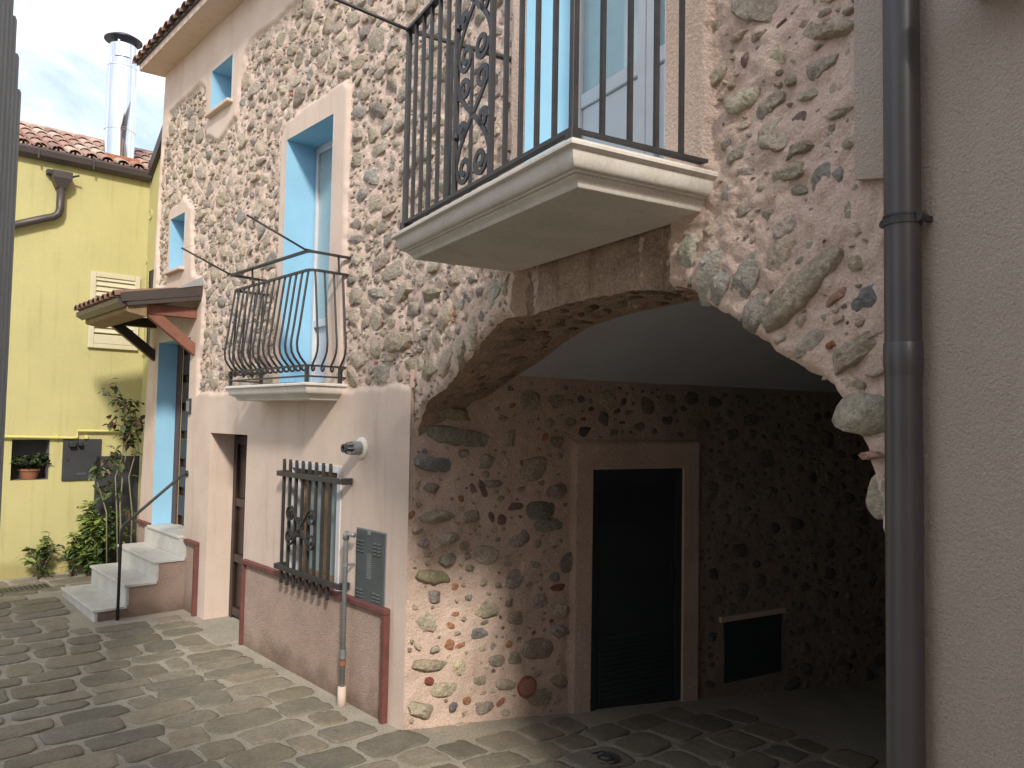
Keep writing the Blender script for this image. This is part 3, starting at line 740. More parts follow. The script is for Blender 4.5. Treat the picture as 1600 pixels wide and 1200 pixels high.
# gas riser
gp = thing('gas_riser_pipe', 'grey metal service pipe climbing from the paving to the cabinet', 'pipe', FA, (.70, .12, 0))
MB().tube([(.71, .115, -.02), (.71, .115, 1.24), (.705, .115, 1.285), (.685, .115, 1.305), (.60, .11, 1.305)], .019, k=12).build('tube', M['galv'], gp, smooth=True)
MB().tube([(.71, .115, -.03), (.71, .115, .14)], [.036, .031], k=12).build('foot_sleeve', M['smoothpink'], gp, smooth=True)
MB().tube([(.71, .115, .30), (.71, .115, .335)], .027, k=10).build('joint', M['terracotta'], gp)
MB().tube([(.71, .115, .35), (.71, .115, .42)], .026, k=6).build('joint', M['galv'], gp)
MB().tube([(.71, .115, 1.05), (.71, .115, 1.075)], .025, k=10).build('clip', M['galv'], gp); MB().box(.70, .72, .03, .1, 1.055, 1.07).build('clip', M['galv'], gp)
MB().tube([(.71, .115, 1.26), (.71, .115, 1.29), (.69, .115, 1.308)], .026, k=10).build('elbow', M['galv'], gp, smooth=True)
# window grille
gr = thing('window_grille', 'black iron bar grille with a scroll motif over the low window', 'grille', FA, (1.35, .1, .74))
for k in range(8):
    x = .98+k*.118; MB().tube([(x, .115, .745), (x, .115, 1.80), (x+.004, .115, 1.83)], [(.010, .012)]*2+[(.004, .012)], sq=True, flat=(1, 0, 0)).build('bar', ir, gr)
for z in (.885, 1.70):
    MB().box(.76, 1.90, .122, .144, z-.022, z+.022, .003).build('cross_bar', ir, gr)
    MB().box(.76, .80, .04, .121, z-.025, z+.025, .003).build('bracket', ir, gr); MB().box(1.86, 1.90, .04, .121, z-.025, z+.025, .003).build('bracket', ir, gr)
def spiral(cx, cz, r0, turns, a0, sgn, n=22):
    return [(cx+r0*(1-.72*i/n)*math.cos(a0+sgn*turns*2*math.pi*i/n), cz+r0*(1-.72*i/n)*math.sin(a0+sgn*turns*2*math.pi*i/n)) for i in range(n+1)]
gx, gzc = 1.40, 1.275
for sx in (-1, 1):
    for sz in (-1, 1):
        pts = [(0, .0), (sx*.06, sz*.055), (sx*.12, sz*.125), (sx*.16, sz*.155)]
        cx, cz_ = sx*.185, sz*.095
        a0 = math.atan2(sz*.16-cz_, sx*.16-cx)
        pts += spiral(cx, cz_, .07, 1.35, a0, -1 if sx*sz > 0 else 1)
        MB().tube([(gx+p[0], .155, gzc+p[1]) for p in pts], [(.0045, .011)]*len(pts), sq=True).build('scroll', ir, gr)
        pts = [(sx*.012, sz*.01), (sx*.03, sz*.055)]+spiral(sx*.045, sz*.065, .022, 1.1, math.atan2(-sz*.01, -sx*.015), -1 if sx*sz > 0 else 1, 12)
        MB().tube([(gx+p[0], .155, gzc+p[1]) for p in pts], [(.004, .010)]*len(pts), sq=True).build('scroll', ir, gr)
MB().box(gx-.022, gx+.022, .125, .172, gzc-.022, gzc+.022, .004).build('collar', ir, gr)

# ------------------------------------------------------------------ arch house, wall B (s, d, z)
arch = thing('arch_house', 'rough stone house spanning a vaulted passage with an ornate iron balcony above', 'house', FB, (0, 0, 0))
_FS = [(-.06, 1.98), (-.02, 2.02), (.06, 2.2), (.15, 2.3), (.3, 2.36), (.5, 2.43), (.93, 2.64), (1.19, 2.76), (1.42, 2.81), (1.9, 2.84), (2.4, 2.83), (2.77, 2.78), (2.86, 2.735), (3.04, 2.63), (3.17, 2.545), (3.37, 2.43), (3.53, 2.33), (3.60, 2.22), (3.65, 2.1), (3.71, 1.92), (3.75, 1.7), (3.78, 1.3), (3.80, 0.), (3.82, -.3)]
_BS = [(-.02, 2.44), (.22, 2.52), (.64, 2.64), (.88, 2.73), (1.17, 2.81), (1.6, 2.85), (2.25, 2.86), (2.77, 2.77), (3.17, 2.56), (3.53, 2.33), (3.65, 2.1), (3.75, 1.7), (3.80, 0.), (3.82, -.3)]
fs_ = np.array(_FS); bs_ = np.array(_BS)
Fz = lambda s: np.interp(s, fs_[:, 0], fs_[:, 1]); Bz = lambda s: np.interp(s, bs_[:, 0], bs_[:, 1])
ZM = 3.2
DO = (1.57, 2.73, 3.2, 5.45)
fzone = [(1.40, 3.0), (2.975, 3.0), (2.975, 5.7), (1.40, 5.7)]
def recess(s, z): return np.clip((s-1.40)/.04, 0, 1)*np.clip((2.72-s)/.04, 0, 1)*np.clip((3.12-z)/.03, 0, 1)
def hB(s, z):
    fr = inpoly(s+.008*vnoise(s, z, 6, 2, 1), z, fzone) & (z > 3.2)
    base = .020*vnoise(s, z, 5.5, 3, 14)+.018*vnoise(s, z, 17, 3, 15)+.006*vnoise(s, z, 50, 2, 16)+.004
    rc = recess(s, z)
    h = np.where(fr, .036, base)
    return h*(1-rc)+rc*(-.085+.012*vnoise(s*3, z*.6, 4, 3, 17))
sb = np.concatenate([np.arange(-.05, 3.5, .0125), np.linspace(3.5, 3.82, 60)]); tb = np.linspace(0, 1, 60)
S, T = np.meshgrid(sb, tb, indexing='ij')
jag = .022*vnoise(S, S*0, 9, 3, 21)
Z0 = Fz(S)+jag*(S < 3.7); Z = Z0+(ZM-Z0)*T
hh = hB(S, Z); edge = np.clip(1-(Z-Z0)/.05, 0, 1); hh = hh-edge**2*.03
grid_mesh(np.stack([S, -hh, Z], -1), np.ones((len(sb)-1, 59), bool)).build('wall', M['facade'], arch, smooth=True)
sb2 = axis([-.05, 3.68, DO[0], DO[1], 1.40, 2.975], .014); zb2 = np.unique(np.concatenate([axis([ZM, 4.6], .014), axis([4.6, DO[3], ztop], .04)]))
S, Z = np.meshgrid(sb2, zb2, indexing='ij'); cs, cz_ = (S[:-1, :-1]+S[1:, 1:])/2, (Z[:-1, :-1]+Z[1:, 1:])/2
grid_mesh(np.stack([S, -hB(S, Z), Z], -1), ~((cs > DO[0]) & (cs < DO[1]) & (cz_ > DO[2]) & (cz_ < DO[3]))).build('wall', M['facade'], arch, smooth=True)
S, Z = np.meshgrid(np.linspace(1.41, 2.72, 80), np.linspace(0, 1, 24), indexing='ij')
zz0 = Fz(S)-.015; ZZ = zz0+(3.12-zz0)*Z
grid_mesh(np.stack([S, .075-.014*vnoise(S*3, ZZ*.7, 5, 3, 18)-.01*vnoise(S, ZZ, 30, 2, 19), ZZ], -1), np.ones((79, 23), bool)).build('stained_lintel', M['stained'], arch, smooth=True)
# arch soffit
TD = .70
S, T = np.meshgrid(sb, np.linspace(0, 1, 34), indexing='ij')
jag = .022*vnoise(S, S*0, 9, 3, 21)*(S < 3.7)*(1-T)
Zs = Fz(S)*(1-T)+Bz(S)*T+jag+.035*vnoise(S*1.5, T*.8, 7, 3, 23)*np.sin(math.pi*np.clip(T, 0, 1))
D0 = -(hB(S, Fz(S)+jag/np.maximum(1-T, .01)*(1-T))-.03)
D0 = np.repeat(D0[:, :1], S.shape[1], 1)
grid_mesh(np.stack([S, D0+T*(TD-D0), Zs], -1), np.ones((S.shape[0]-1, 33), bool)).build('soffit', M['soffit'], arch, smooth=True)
# stones of wall B
def freeB(X, Y):
    return (Y > Fz(X)+.0) & ~inpoly(X, Y, [(1.36, 3.0), (3.0, 3.0), (3.0, 5.75), (1.36, 5.75)]) & ~((X > 1.36) & (X < 2.74) & (Y < 3.25)) & (X > -.03) & (X < 3.68)
pk = Pack(-.12, 3.85, 1.7, 6.4, .006, freeB)
PB_, WH, BEI, PUR = 'b', (.52, .49, .43), (.47, .41, .31), (.25, .17, .165)
manual(pk, onB, [(1204, 511, 1320, 369, 41), (1141, 489, 1191, 387, 30, (.40, .38, .33)), (1167, 522, 1195, 455, 28, (.42, .40, .34)), (1204, 432, 1240, 350, 28), (1242, 560, 1287, 509, 22), (1277, 596, 1380, 512, 32), (1330, 492, 1382, 448, 32, (.28, .28, .28)),
  (1311, 645, 1392, 645, 64, (.43, .39, .32)), (1350, 775, 1398, 775, 70, (.45, .40, .31)), (1330, 716, 1384, 708, 11, (.38, .24, .2)), (1064, 437, 1086, 368, 22, WH), (1097, 470, 1130, 352, 26, WH), (1118, 478, 1148, 400, 20, (.42, .41, .37)), (1326, 410, 1350, 412, 25, BEI),
  (1180, 212, 1233, 212, 50), (1209, 253, 1277, 225, 20), (1206, 283, 1259, 262, 24), (1295, 250, 1295, 308, 43), (1143, 275, 1184, 265, 14), (1215, 376, 1250, 331, 24), (1264, 118, 1311, 84, 25), (1322, 80, 1349, 80, 45), (1253, 58, 1343, 35, 25), (1150, 17, 1234, 5, 46), (1115, 135, 1134, 92, 16, BEI), (1181, 184, 1222, 145, 18), (1297, 147, 1323, 125, 18), (1238, 195, 1264, 180, 20, PUR), (1294, 187, 1343, 163, 14), (1272, 340, 1303, 345, 30), (1309, 332, 1350, 325, 36, BEI), (1150, 340, 1178, 315, 20), (1260, 200, 1287, 190, 22), (1316, 230, 1340, 205, 22, BEI), (1214, 45, 1228, 30, 14, PB_), (1205, 95, 1230, 78, 24, BEI), (1160, 105, 1168, 80, 10, PUR), (1120, 40, 1140, 18, 20, BEI), (1140, 65, 1172, 48, 10), (1165, 70, 1212, 42, 9),
  (1195, 300, 1230, 318, 10), (1328, 590, 1352, 606, 12, BEI), (1352, 588, 1382, 580, 12), (1250, 500, 1262, 486, 9, PB_), (1285, 482, 1325, 448, 12, (.40, .25, .19)), (1222, 460, 1228, 442, 9, PB_), (1290, 545, 1305, 535, 9, PB_), (1240, 530, 1265, 478, 10, BEI), (1340, 510, 1355, 500, 9),
  (650, 470, 690, 455, 18), (660, 600, 685, 560, 16), (690, 590, 706, 540, 15), (712, 575, 726, 525, 14), (735, 545, 745, 500, 16), (700, 440, 730, 425, 20), (690, 510, 706, 470, 16), (765, 485, 778, 440, 16, WH), (650, 250, 680, 235, 18), (690, 120, 716, 105, 26), (668, 60, 690, 40, 18)])
rc0 = np.array([1.85, 1.2])
def angB(x, y):
    d = y-Fz(x); a = math.atan2(y-rc0[1], x-rc0[0])
    return a if d < .45 and .1 < x else .2*vnoise(x, y, 1.5, 2, 8)-.05
pk.fill(1600, .075, .14, (.35, .7), angB, .012, angf, power=1.5)
pk.fill(2600, .045, .08, (.3, .8), angB, .011, angf)
pk.fill(4500, .022, .05, (.25, .8), angB, .008, angf)
pk.fill(3500, .010, .024, (.3, .9), angB, .006, lambda: 1.)
pk.fill(350, .012, .035, (.25, .6), angB, .006, lambda: 1., 'b')
emit_stones(pk.st, lambda u, v, w: (u, -w, v), False, arch, FB, lambda x, y, a, k: np.clip(a*rng.uniform(.18, .45), .012, .048) if k != 'b' else .016)
# stones in the soffit
def freeS(X, Y): return (X > .08) & (X < 3.6)
pk = Pack(0, 3.7, .08, .68, .012, freeS)
pk.fill(260, .08, .17, (.2, .35), lambda x, y: math.pi/2, .02, angf); pk.fill(300, .04, .08, (.2, .5), lambda x, y: math.pi/2, .015, angf)
def mapS(u, v, w):
    t = min(max(v/TD, 0), 1); z = float(Fz(u))*(1-t)+float(Bz(u))*t; sl = (float(Fz(u+.03))-float(Fz(u-.03)))/.06; l = math.hypot(1, sl)
    return (u+w*sl/l, v, z-w/l)
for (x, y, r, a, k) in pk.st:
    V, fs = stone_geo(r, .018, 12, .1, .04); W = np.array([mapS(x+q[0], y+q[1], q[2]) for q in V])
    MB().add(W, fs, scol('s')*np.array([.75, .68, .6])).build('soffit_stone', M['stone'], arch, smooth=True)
# passage side wall: belongs to the stone house
pas = thing('passage_wall', 'rubble stone side wall of the dark passage with a pink door surround', 'wall', FB, (0, .1, 0))
PD = (1.58, 2.57, -.3, 1.812); PV = (3.08, 3.83, -.142, .408)
pd_ = axis([-.036, 6.2, PD[0], PD[1], PV[0], PV[1], 1.39, 2.75], .02); pz_ = axis([-.6, PD[3], PV[2], PV[3], 2.03, 2.56], .02)
D, Z = np.meshgrid(pd_, pz_, indexing='ij')
fr = (D > 1.392) & (D < 2.752) & (Z < 2.032)
hp = np.where(fr, .03, .010*vnoise(D, Z, 5, 3, 31)+.010*vnoise(D, Z, 18, 3, 32))+.012*vnoise(D*0, Z, 6, 3, 33)*np.clip(1-D/.1, 0, 1)
cd, cz_ = (D[:-1, :-1]+D[1:, 1:])/2, (Z[:-1, :-1]+Z[1:, 1:])/2
pkeep = ~((cd > PD[0]) & (cd < PD[1]) & (cz_ < PD[3])) & ~((cd > PV[0]) & (cd < PV[1]) & (cz_ > PV[2]) & (cz_ < PV[3]))
PPT = np.stack([hp, D, Z], -1)
mo = np.clip((D-1.2+.5*vnoise(D, Z, 2.5, 3, 50))/1.6, 0, 1); mo = np.where(fr, 0, mo)[..., None]      # pink pointing at the mouth, browner mortar inside; depth gradient also paints passage shade
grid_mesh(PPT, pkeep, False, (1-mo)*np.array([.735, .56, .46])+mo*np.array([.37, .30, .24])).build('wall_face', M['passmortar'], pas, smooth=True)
def freeP(X, Y):
    return (X > -.02) & ~((X > 1.37) & (X < 2.77) & (Y < 2.05)) & ~((X > 3.04) & (X < 3.87) & (Y > -.18) & (Y < .45)) & (Y < np.interp(X, [0, .15, .7, .72, 9], [2.05, 2.25, 2.42, 2.52, 2.52])) & ((Y > -.1*X+.02))
pk = Pack(-.1, 6., -.6, 2.56, .007, freeP)
OR = (.44, .23, .13)
manual(pk, onP, [(659, 638, 773, 655, 18), (656, 675, 782, 690, 27, (.30, .29, .25)), (646, 723, 716, 728, 22, (.27, .275, .27)), (734, 723, 780, 720, 22), (752, 756, 786, 756, 12), (650, 807, 710, 807, 18, BEI), (678, 841, 718, 841, 18), (824, 798, 870, 795, 28, (.24, .25, .21)), (797, 840, 827, 840, 28), (803, 735, 860, 729, 34), (740, 867, 777, 867, 30), (652, 898, 702, 901, 20, (.34, .31, .2)), (647, 929, 705, 935, 18), (737, 952, 781, 952, 25), (791, 964, 827, 967, 19), (862, 955, 888, 955, 24), (820, 1016, 865, 1016, 31), (737, 990, 768, 987, 17), (763, 1032, 789, 1032, 18), (641, 1037, 696, 1040, 18, BEI), (647, 1080, 722, 1075, 22, BEI), (705, 1044, 727, 1042, 25, (.58, .5, .36)), (638, 1105, 684, 1115, 24, BEI), (656, 1146, 752, 1136, 18, BEI), (734, 1110, 771, 1104, 20), (822, 1092, 862, 1083, 24), (775, 1069, 805, 1071, 18), (860, 985, 893, 985, 16), (860, 1050, 885, 1070, 20), (836, 820, 885, 818, 20), (880, 870, 894, 890, 30),
   (713, 778, 724, 780, 12, OR), (640, 800, 645, 808, 14, OR), (700, 1016, 705, 1000, 14, OR), (697, 975, 711, 980, 9, OR), (700, 961, 727, 957, 6, OR), (709, 1013, 727, 1005, 7, OR), (724, 1097, 736, 1092, 12, OR), (706, 915, 716, 918, 12, OR), (750, 750, 760, 780, 9, PUR), (735, 755, 744, 775, 9, PUR), (790, 792, 818, 790, 12, PUR), (765, 800, 771, 818, 9, PUR), (777, 808, 790, 814, 16, PUR), (663, 1063, 676, 1064, 12, (.3, .09, .07)), (702, 1105, 713, 1105, 16, (.2, .19, .19)), (847, 682, 856, 682, 14, OR), (812, 722, 822, 722, 12, (.36, .16, .1)), (860, 920, 888, 915, 10, (.3, .13, .1)), (780, 1095, 785, 1100, 20, (.36, .17, .12)), (755, 600, 770, 615, 12, OR), (790, 1008, 800, 1008, 14, OR)])
hz = lambda x, y: .1*vnoise(x, y, 1.5, 2, 9)
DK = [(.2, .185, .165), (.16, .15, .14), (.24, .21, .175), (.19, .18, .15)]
pk.fill(500, .06, .12, (.4, .8), hz, .018, angf); pk.fill(1400, .032, .065, (.35, .85), hz, .014, angf); pk.fill(160, .015, .032, (.35, .8), hz, .012, lambda: 1., 'b'); pk.fill(1800, .012, .035, (.35, .8), hz, .011, lambda: 1.)
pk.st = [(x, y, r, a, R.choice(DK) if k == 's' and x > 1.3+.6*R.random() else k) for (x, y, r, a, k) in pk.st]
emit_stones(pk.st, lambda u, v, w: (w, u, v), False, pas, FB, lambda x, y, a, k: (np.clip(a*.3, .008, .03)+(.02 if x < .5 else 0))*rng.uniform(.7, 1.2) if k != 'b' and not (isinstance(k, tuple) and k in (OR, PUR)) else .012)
# door, vent panel, clay vent in the passage
b = MB(); v = [(.03, PD[0], -.3), (.03, PD[1], -.3), (.03, PD[1], PD[3]), (.03, PD[0], PD[3]), (-.12, PD[0], -.3), (-.12, PD[1], -.3), (-.12, PD[1], PD[3]), (-.12, PD[0], PD[3])]
b.add(v, [(0, 4, 7, 3), (1, 2, 6, 5), (3, 7, 6, 2)]); b.build('door_reveal', M['smoothpink'], pas)
dr = MB().box(-.06, -.02, PD[0], PD[1], -.22, PD[3]).build('passage_door', M['darkgreen'], pas, label='near-black louvred metal door')
MB().box(-.019, .004, PD[0], PD[0]+.07, -.2, PD[3]-.001, .004).build('frame', M['darkgreen'], dr); MB().box(-.019, .004, PD[1]-.07, PD[1], -.2, PD[3]-.001, .004).build('frame', M['darkgreen'], dr); MB().box(-.019, .004, PD[0]+.071, PD[1]-.071, PD[3]-.08, PD[3]-.002, .004).build('frame', M['darkgreen'], dr)
for z0, z1 in ((.0-.08, .42), (1.35, 1.68)):
    k = z0
    while k < z1:
        MB().add([(-.019, PD[0]+.1, k+.03), (-.019, PD[1]-.1, k+.03), (.0, PD[1]-.1, k), (.0, PD[0]+.1, k), (-.019, PD[0]+.1, k-.002), (-.019, PD[1]-.1, k-.002)], [(0, 1, 2, 3), (3, 2, 5, 4), (0, 3, 4), (1, 5, 2)]).build('louvre', M['darkgreen'], dr); k += .04
MB().box(-.019, .012, PD[1]-.13, PD[1]-.10, .82, .98, .004).build('handle', M['iron'], dr)
b = MB(); b.box(-.05, .012, PV[0]+.001, PV[1]-.001, PV[2]+.001, PV[3]-.001, .004); b.build('hatch', M['darkgreen'], pas)
b = MB().box(-.05, .026, PV[0]-.05, PV[1]+.05, PV[3], PV[3]+.05, .006); b.build('hatch_lintel', M['smoothpink'], pas)
vc = onP(822, 1072)
t = thing('clay_air_vent', 'small round terracotta air vent low on the passage wall', 'vent', FB, (0.02, vc[0], vc[1]))
def ring(cx, cy, cz, r, k=20): return [(cx, cy+r*math.cos(2*math.pi*i/k), cz+r*math.sin(2*math.pi*i/k)) for i in range(k)]
b = MB(); V = ring(.0, *vc, .082)+ring(.026, *vc, .082)+ring(.028, *vc, .074)+ring(.02, *vc, .070); k = 20
b.add(V, [(i*k+j, i*k+(j+1) % k, (i+1)*k+(j+1) % k, (i+1)*k+j) for i in range(3) for j in range(k)]+[tuple(3*k+j for j in range(k))]); b.build('rim', M['terracotta'], t)
for i in range(9):
    z = -.056+i*.014; w = math.sqrt(.068**2-z*z); MB().box(.021, .026, vc[0]-w, vc[0]+w, vc[1]+z, vc[1]+z+.007).build('slat', M['claypink'], t)
# vault, far end and right wall of the passage
S, D = np.meshgrid(np.linspace(-.02, 3.9, 30), np.linspace(TD, 6.3, 12), indexing='ij')
VZ = 2.535+.46*(1-((S-1.9)/1.93)**2)
grid_mesh(np.stack([S, D, VZ+.006*vnoise(S, D, 2, 2)], -1), np.ones((29, 11), bool)).build('vault', M['vault'], arch, smooth=True)
MB().box(-.3, 4.2, TD-.05, TD, 2.87, 3.3).build('vault_infill', M['soffit'], arch)
MB().box(.02, 3.78, .12, TD-.06, 3.02, 3.12).build('light_block_floor', M['soffit'], arch)  # hidden floor slabs, added to stop sky light leaking in above the vault
MB().box(.02, 3.78, TD+.02, 6.1, 3.04, 3.14).build('light_block_floor', M['soffit'], arch)
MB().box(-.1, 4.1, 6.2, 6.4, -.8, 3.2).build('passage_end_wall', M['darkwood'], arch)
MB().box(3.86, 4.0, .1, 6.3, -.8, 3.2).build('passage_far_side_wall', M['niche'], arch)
# upper balcony door
reveal(arch, 'door_reveal', FB, DO[0], DO[1], -.038, .36, DO[2], DO[3], M['blue'])
dr = MB().box(DO[0], DO[1], .33, .36, DO[2], DO[3]).build('balcony_door', M['white'], arch)
mid_ = 2.23
fr = MB()
for (a, b_) in ((DO[0]+.001, DO[0]+.07), (mid_-.065, mid_-.002), (mid_+.002, mid_+.065), (DO[1]-.07, DO[1]-.001)): fr.box(a, b_, .27, .329, DO[2], DO[3]-.001, .006)
for (a, b_) in ((DO[0]+.071, mid_-.066), (mid_+.066, DO[1]-.071)):
    fr.box(a, b_, .285, .329, DO[3]-.08, DO[3]-.002, .006); fr.box(a, b_, .285, .329, DO[2]+.78, DO[2]+.86, .006); fr.box(a, b_, .285, .329, DO[2]+.0, DO[2]+.06, .006)
fr.build('frame', M['white'], dr)
for (a, b_) in ((DO[0]+.071, mid_-.066), (mid_+.066, DO[1]-.071)):
    MB().box(a+.004, b_-.004, .30, .327, DO[2]+.065, DO[2]+.775, .004).build('panel', M['white'], dr)
    MB().box(a, b_, .305, .318, DO[2]+.862, DO[3]-.082).build('pane', M['glass'], dr)
# big balcony
BZ = 3.195
bal = cornice(1.285, 3.0, .03, -.69, moulding(BZ, BZ-.14, .09), -1).build('balcony', M['concrete'], arch, auto=35, label='cream cornice-edged balcony with tall black railing and scroll panel')
bs0, bs1, bd = 1.375, 2.955, -.655
BT = BZ+1.10
MB().tube([(bs0, -.02, BT), (bs0, bd, BT), (bs1, bd, BT), (bs1, -.02, BT)], [(.008, .02)]*4, sq=True).build('handrail', ir, bal)
MB().tube([(bs0, -.02, BZ+.045), (bs0, bd, BZ+.045), (bs1, bd, BZ+.045), (bs1, -.02, BZ+.045)], [(.008, .017)]*4, sq=True).build('bottom_rail', ir, bal)
for x, y in ((bs0, bd), (bs1, bd)):
    MB().box(x-.013, x+.013, y-.013, y+.013, BZ, BT-.008, .002).build('post', ir, bal); MB().box(x-.022, x+.022, y-.022, y+.022, BZ, BZ+.05, .003).build('post_foot', ir, bal)
def barB(x, y, r=.0085): MB().tube([(x, y, BZ+.05), (x, y, BT-.006)], r, sq=True, flat=(1, 0, 0)).build('bar', ir, bal)
sc0, sc1 = 1.98, 2.33      # scroll panel posts
for x in np.linspace(bs0, sc0, 7)[1:-1]: barB(float(x), bd)
for x in (sc0, sc1): barB(x, bd, .011)
for x in np.linspace(sc1, bs1, 6)[1:-1]: barB(float(x), bd)
for k in range(1, 5):
    y = bd+(-.02-bd)*k/5.; barB(bs1, y, .0085); barB(bs0, y, .0085)
pw = sc1-sc0; px0 = (sc0+sc1)/2
def scr(pts, f=(.0045, .012)): MB().tube([(px0+p[0], bd, BZ+.05+p[1]) for p in pts], [f]*len(pts), sq=True, flat=(0, 1, 0)).build('scroll', ir, bal)
hw = pw/2-.012
def bez(p0, p1, p2, p3, n=14):
    return [tuple((1-t)**3*np.array(p0)+3*(1-t)**2*t*np.array(p1)+3*(1-t)*t*t*np.array(p2)+t**3*np.array(p3)) for t in np.linspace(0, 1, n)]
for z0 in (.04, .56):
    for sg in (1, -1):
        p = bez((-sg*hw, z0+.06), (-sg*hw, z0+.2), (sg*hw*.3, z0+.30), (sg*hw*.75, z0+.40))
        cx, cz_ = sg*hw*.52, z0+.425; a0 = math.atan2(p[-1][1]-cz_, p[-1][0]-cx); p += spiral(cx, cz_, .055, 1.3, a0, sg)
        q = spiral(-sg*hw*.48, z0+.055, .065, 1.35, math.pi if sg > 0 else 0, sg)[::-1]
        scr(q+p)
        p = spiral(sg*hw*.62, z0+.235, .045, 1.3, 0 if sg > 0 else math.pi, sg)
        scr(p)
    for sg in (1, -1):
        MB().box(px0+sg*(hw-.002)-.013, px0+sg*(hw-.002)+.013, bd-.014, bd+.014, BZ+.05+z0+.22, BZ+.05+z0+.245, .003).build('collar', ir, bal)
MB().tube([(bs0, -.2, BT-.006), (bs0, bd-.02, BT+.004), (1.395, -1.2, BT+.06)], .0095, k=8).build('clothesline_arm', ir, bal, smooth=True)
# roof over the arch house
b = MB(); b.prism([(-.36, rz(.36)-.02), (-.36, rz(.36)+.02), (3., rz(-3)+.02), (3., rz(-3)-.02)], 0, 0.1, 4.2); b.build('roof', M['darkwood'], arch)
# ------------------------------------------------------------------ right-hand rendered house and downpipe
right = thing('rendered_house', 'near pink roughcast house wall at the right edge', 'house', FB, (3.8, -.04, 0))
b = MB(); poly = [(3.785, -.2), (9.5, -.2), (9.5, 7), (3.645, 7), (3.645, 2.985), (3.785, 2.955)]
b.prism(poly, 1, -.045, .4)
b.build('wall', M['rightwall'], right)
MB().box(6.3, 7.6, -.8, -.046, -.2, 6.9).build('sun_block_wing', M['rightwall'], right)  # unseen wing, added to keep direct sun off the right wall
MB().box(4.03, 4.7, -.19, -.046, 3.385, 3.46, .008).build('window_ledge', M['oldwood'], right)
pc = (3.842, -.10)
dp = thing('downpipe', 'large dark grey round downpipe at the corner of the arch', 'pipe', FB, (pc[0], pc[1], 0))
zj = onB(1410, 548, .1)[1]; zc = onB(1410, 345, .1)[1]
MB().tube([(*pc, -.02), (*pc, zj-.06)], .0495, k=32).build('lower_tube', M['pipe'], dp, smooth=False, auto=40)
MB().tube([(*pc, zj-.075), (*pc, zj-.055), (*pc, zj-.04), (*pc, zj+.02), (*pc, zj+.0215), (*pc, zj+.0215)], [.0496, .0515, .0525, .0525, .0518, .0496], k=32).build('socket', M['pipe'], dp, auto=40)
MB().tube([(*pc, zj+.0), (*pc, 7.)], .0492, k=32).build('upper_tube', M['pipe'], dp, auto=40)
for dz in (-.012, .012): MB().tube([(*pc, zc+dz-.003), (*pc, zc+dz+.003)], .0525, k=32).build('clamp_ring', M['iron'], dp)
MB().tube([(*pc, zc-.011), (*pc, zc+.011)], .0508, k=32).build('clamp_ring', M['iron'], dp)
for sg in (-1, 1):
    MB().tube([(pc[0]+sg*.053, pc[1]-.012, zc), (pc[0]+sg*.053, pc[1]+.012, zc)], .014, k=10).build('clamp_bolt', M['iron'], dp); MB().box(pc[0]+sg*.047, pc[0]+sg*.058, pc[1]+.01, -.04, zc-.008, zc+.008).build('clamp_bracket', M['iron'], dp)
# manhole covers
g1 = gnd(945, 1173, -.03); zz = float(gzw(g1[0], g1[1]))
b = MB(); k = 26; V = []
for r, z in ((.105, -.01), (.105, .018), (.092, .02), (.09, .012), (.06, .012), (.055, .018), (.03, .018), (.028, .012)): V += [(g1[0]+r*math.cos(2*math.pi*i/k), g1[1]+r*math.sin(2*math.pi*i/k), zz+z) for i in range(k)]
b.add(V, [(i*k+j, i*k+(j+1) % k, (i+1)*k+(j+1) % k, (i+1)*k+j) for i in range(7) for j in range(k)]+[tuple(7*k+j for j in range(k))])
tag(b.build('drain_cover', M['anthracite'], None, frame=FW), 'small round iron drain cover in the paving at the passage mouth', 'drain cover')
g2 = gnd(25, 931); s_, n_ = float((g2-C) @ uA), float((g2-C) @ nA)
gt = thing('drain_grate', 'dark rectangular drain grate in the paving near the yellow wall', 'drain grate', FA, (s_, n_, .05))
zz = .018*max(s_-2.7, 0)
MB().box(s_-.13, s_+.13, n_-.35, n_+.3, zz-.02, zz+.016, .004).build('frame', M['stem'], gt)
for k in range(12): MB().box(s_-.11, s_+.11, n_-.32+k*.052, n_-.296+k*.052, zz+.016, zz+.022).build('bar', M['anthracite'], gt)

# ------------------------------------------------------------------ yellow house
SY = 7.05
yh = thing('yellow_house', 'yellow rendered house with tiled roof closing the end of the alley', 'house', FA, (SY, .5, 0))
gzt = onY(32, 240, SY)[1]; crn = -.21
nA0 = 4.0
nic = [onY(19, 687, SY), onY(75, 749, SY)]; nx1, nx0 = nic[0][0], nic[1][0]; nz1, nz0 = nic[0][1], nic[1][1]
ya = axis([crn, nA0, nx0, nx1], .1); zy = axis([-.2, gzt, nz0, nz1], .1)
N_, Z = np.meshgrid(ya, zy, indexing='ij'); cn, cz_ = (N_[:-1, :-1]+N_[1:, 1:])/2, (Z[:-1, :-1]+Z[1:, 1:])/2
grid_mesh(np.stack([SY+.006*vnoise(N_, Z, 1, 2, 40), N_, Z], -1), ~((cn > nx0) & (cn < nx1) & (cz_ > nz0) & (cz_ < nz1))).build('wall', M['yellow'], yh, smooth=True)
b = MB(); v = [(SY, nx0, nz0), (SY, nx1, nz0), (SY, nx1, nz1), (SY, nx0, nz1)]; v += [(SY+.32, p[1], p[2]) for p in v]
b.add(v, [(0, 1, 5, 4), (1, 2, 6, 5), (2, 3, 7, 6), (3, 0, 4, 7), (4, 5, 6, 7)]); b.build('niche', M['niche'], yh)
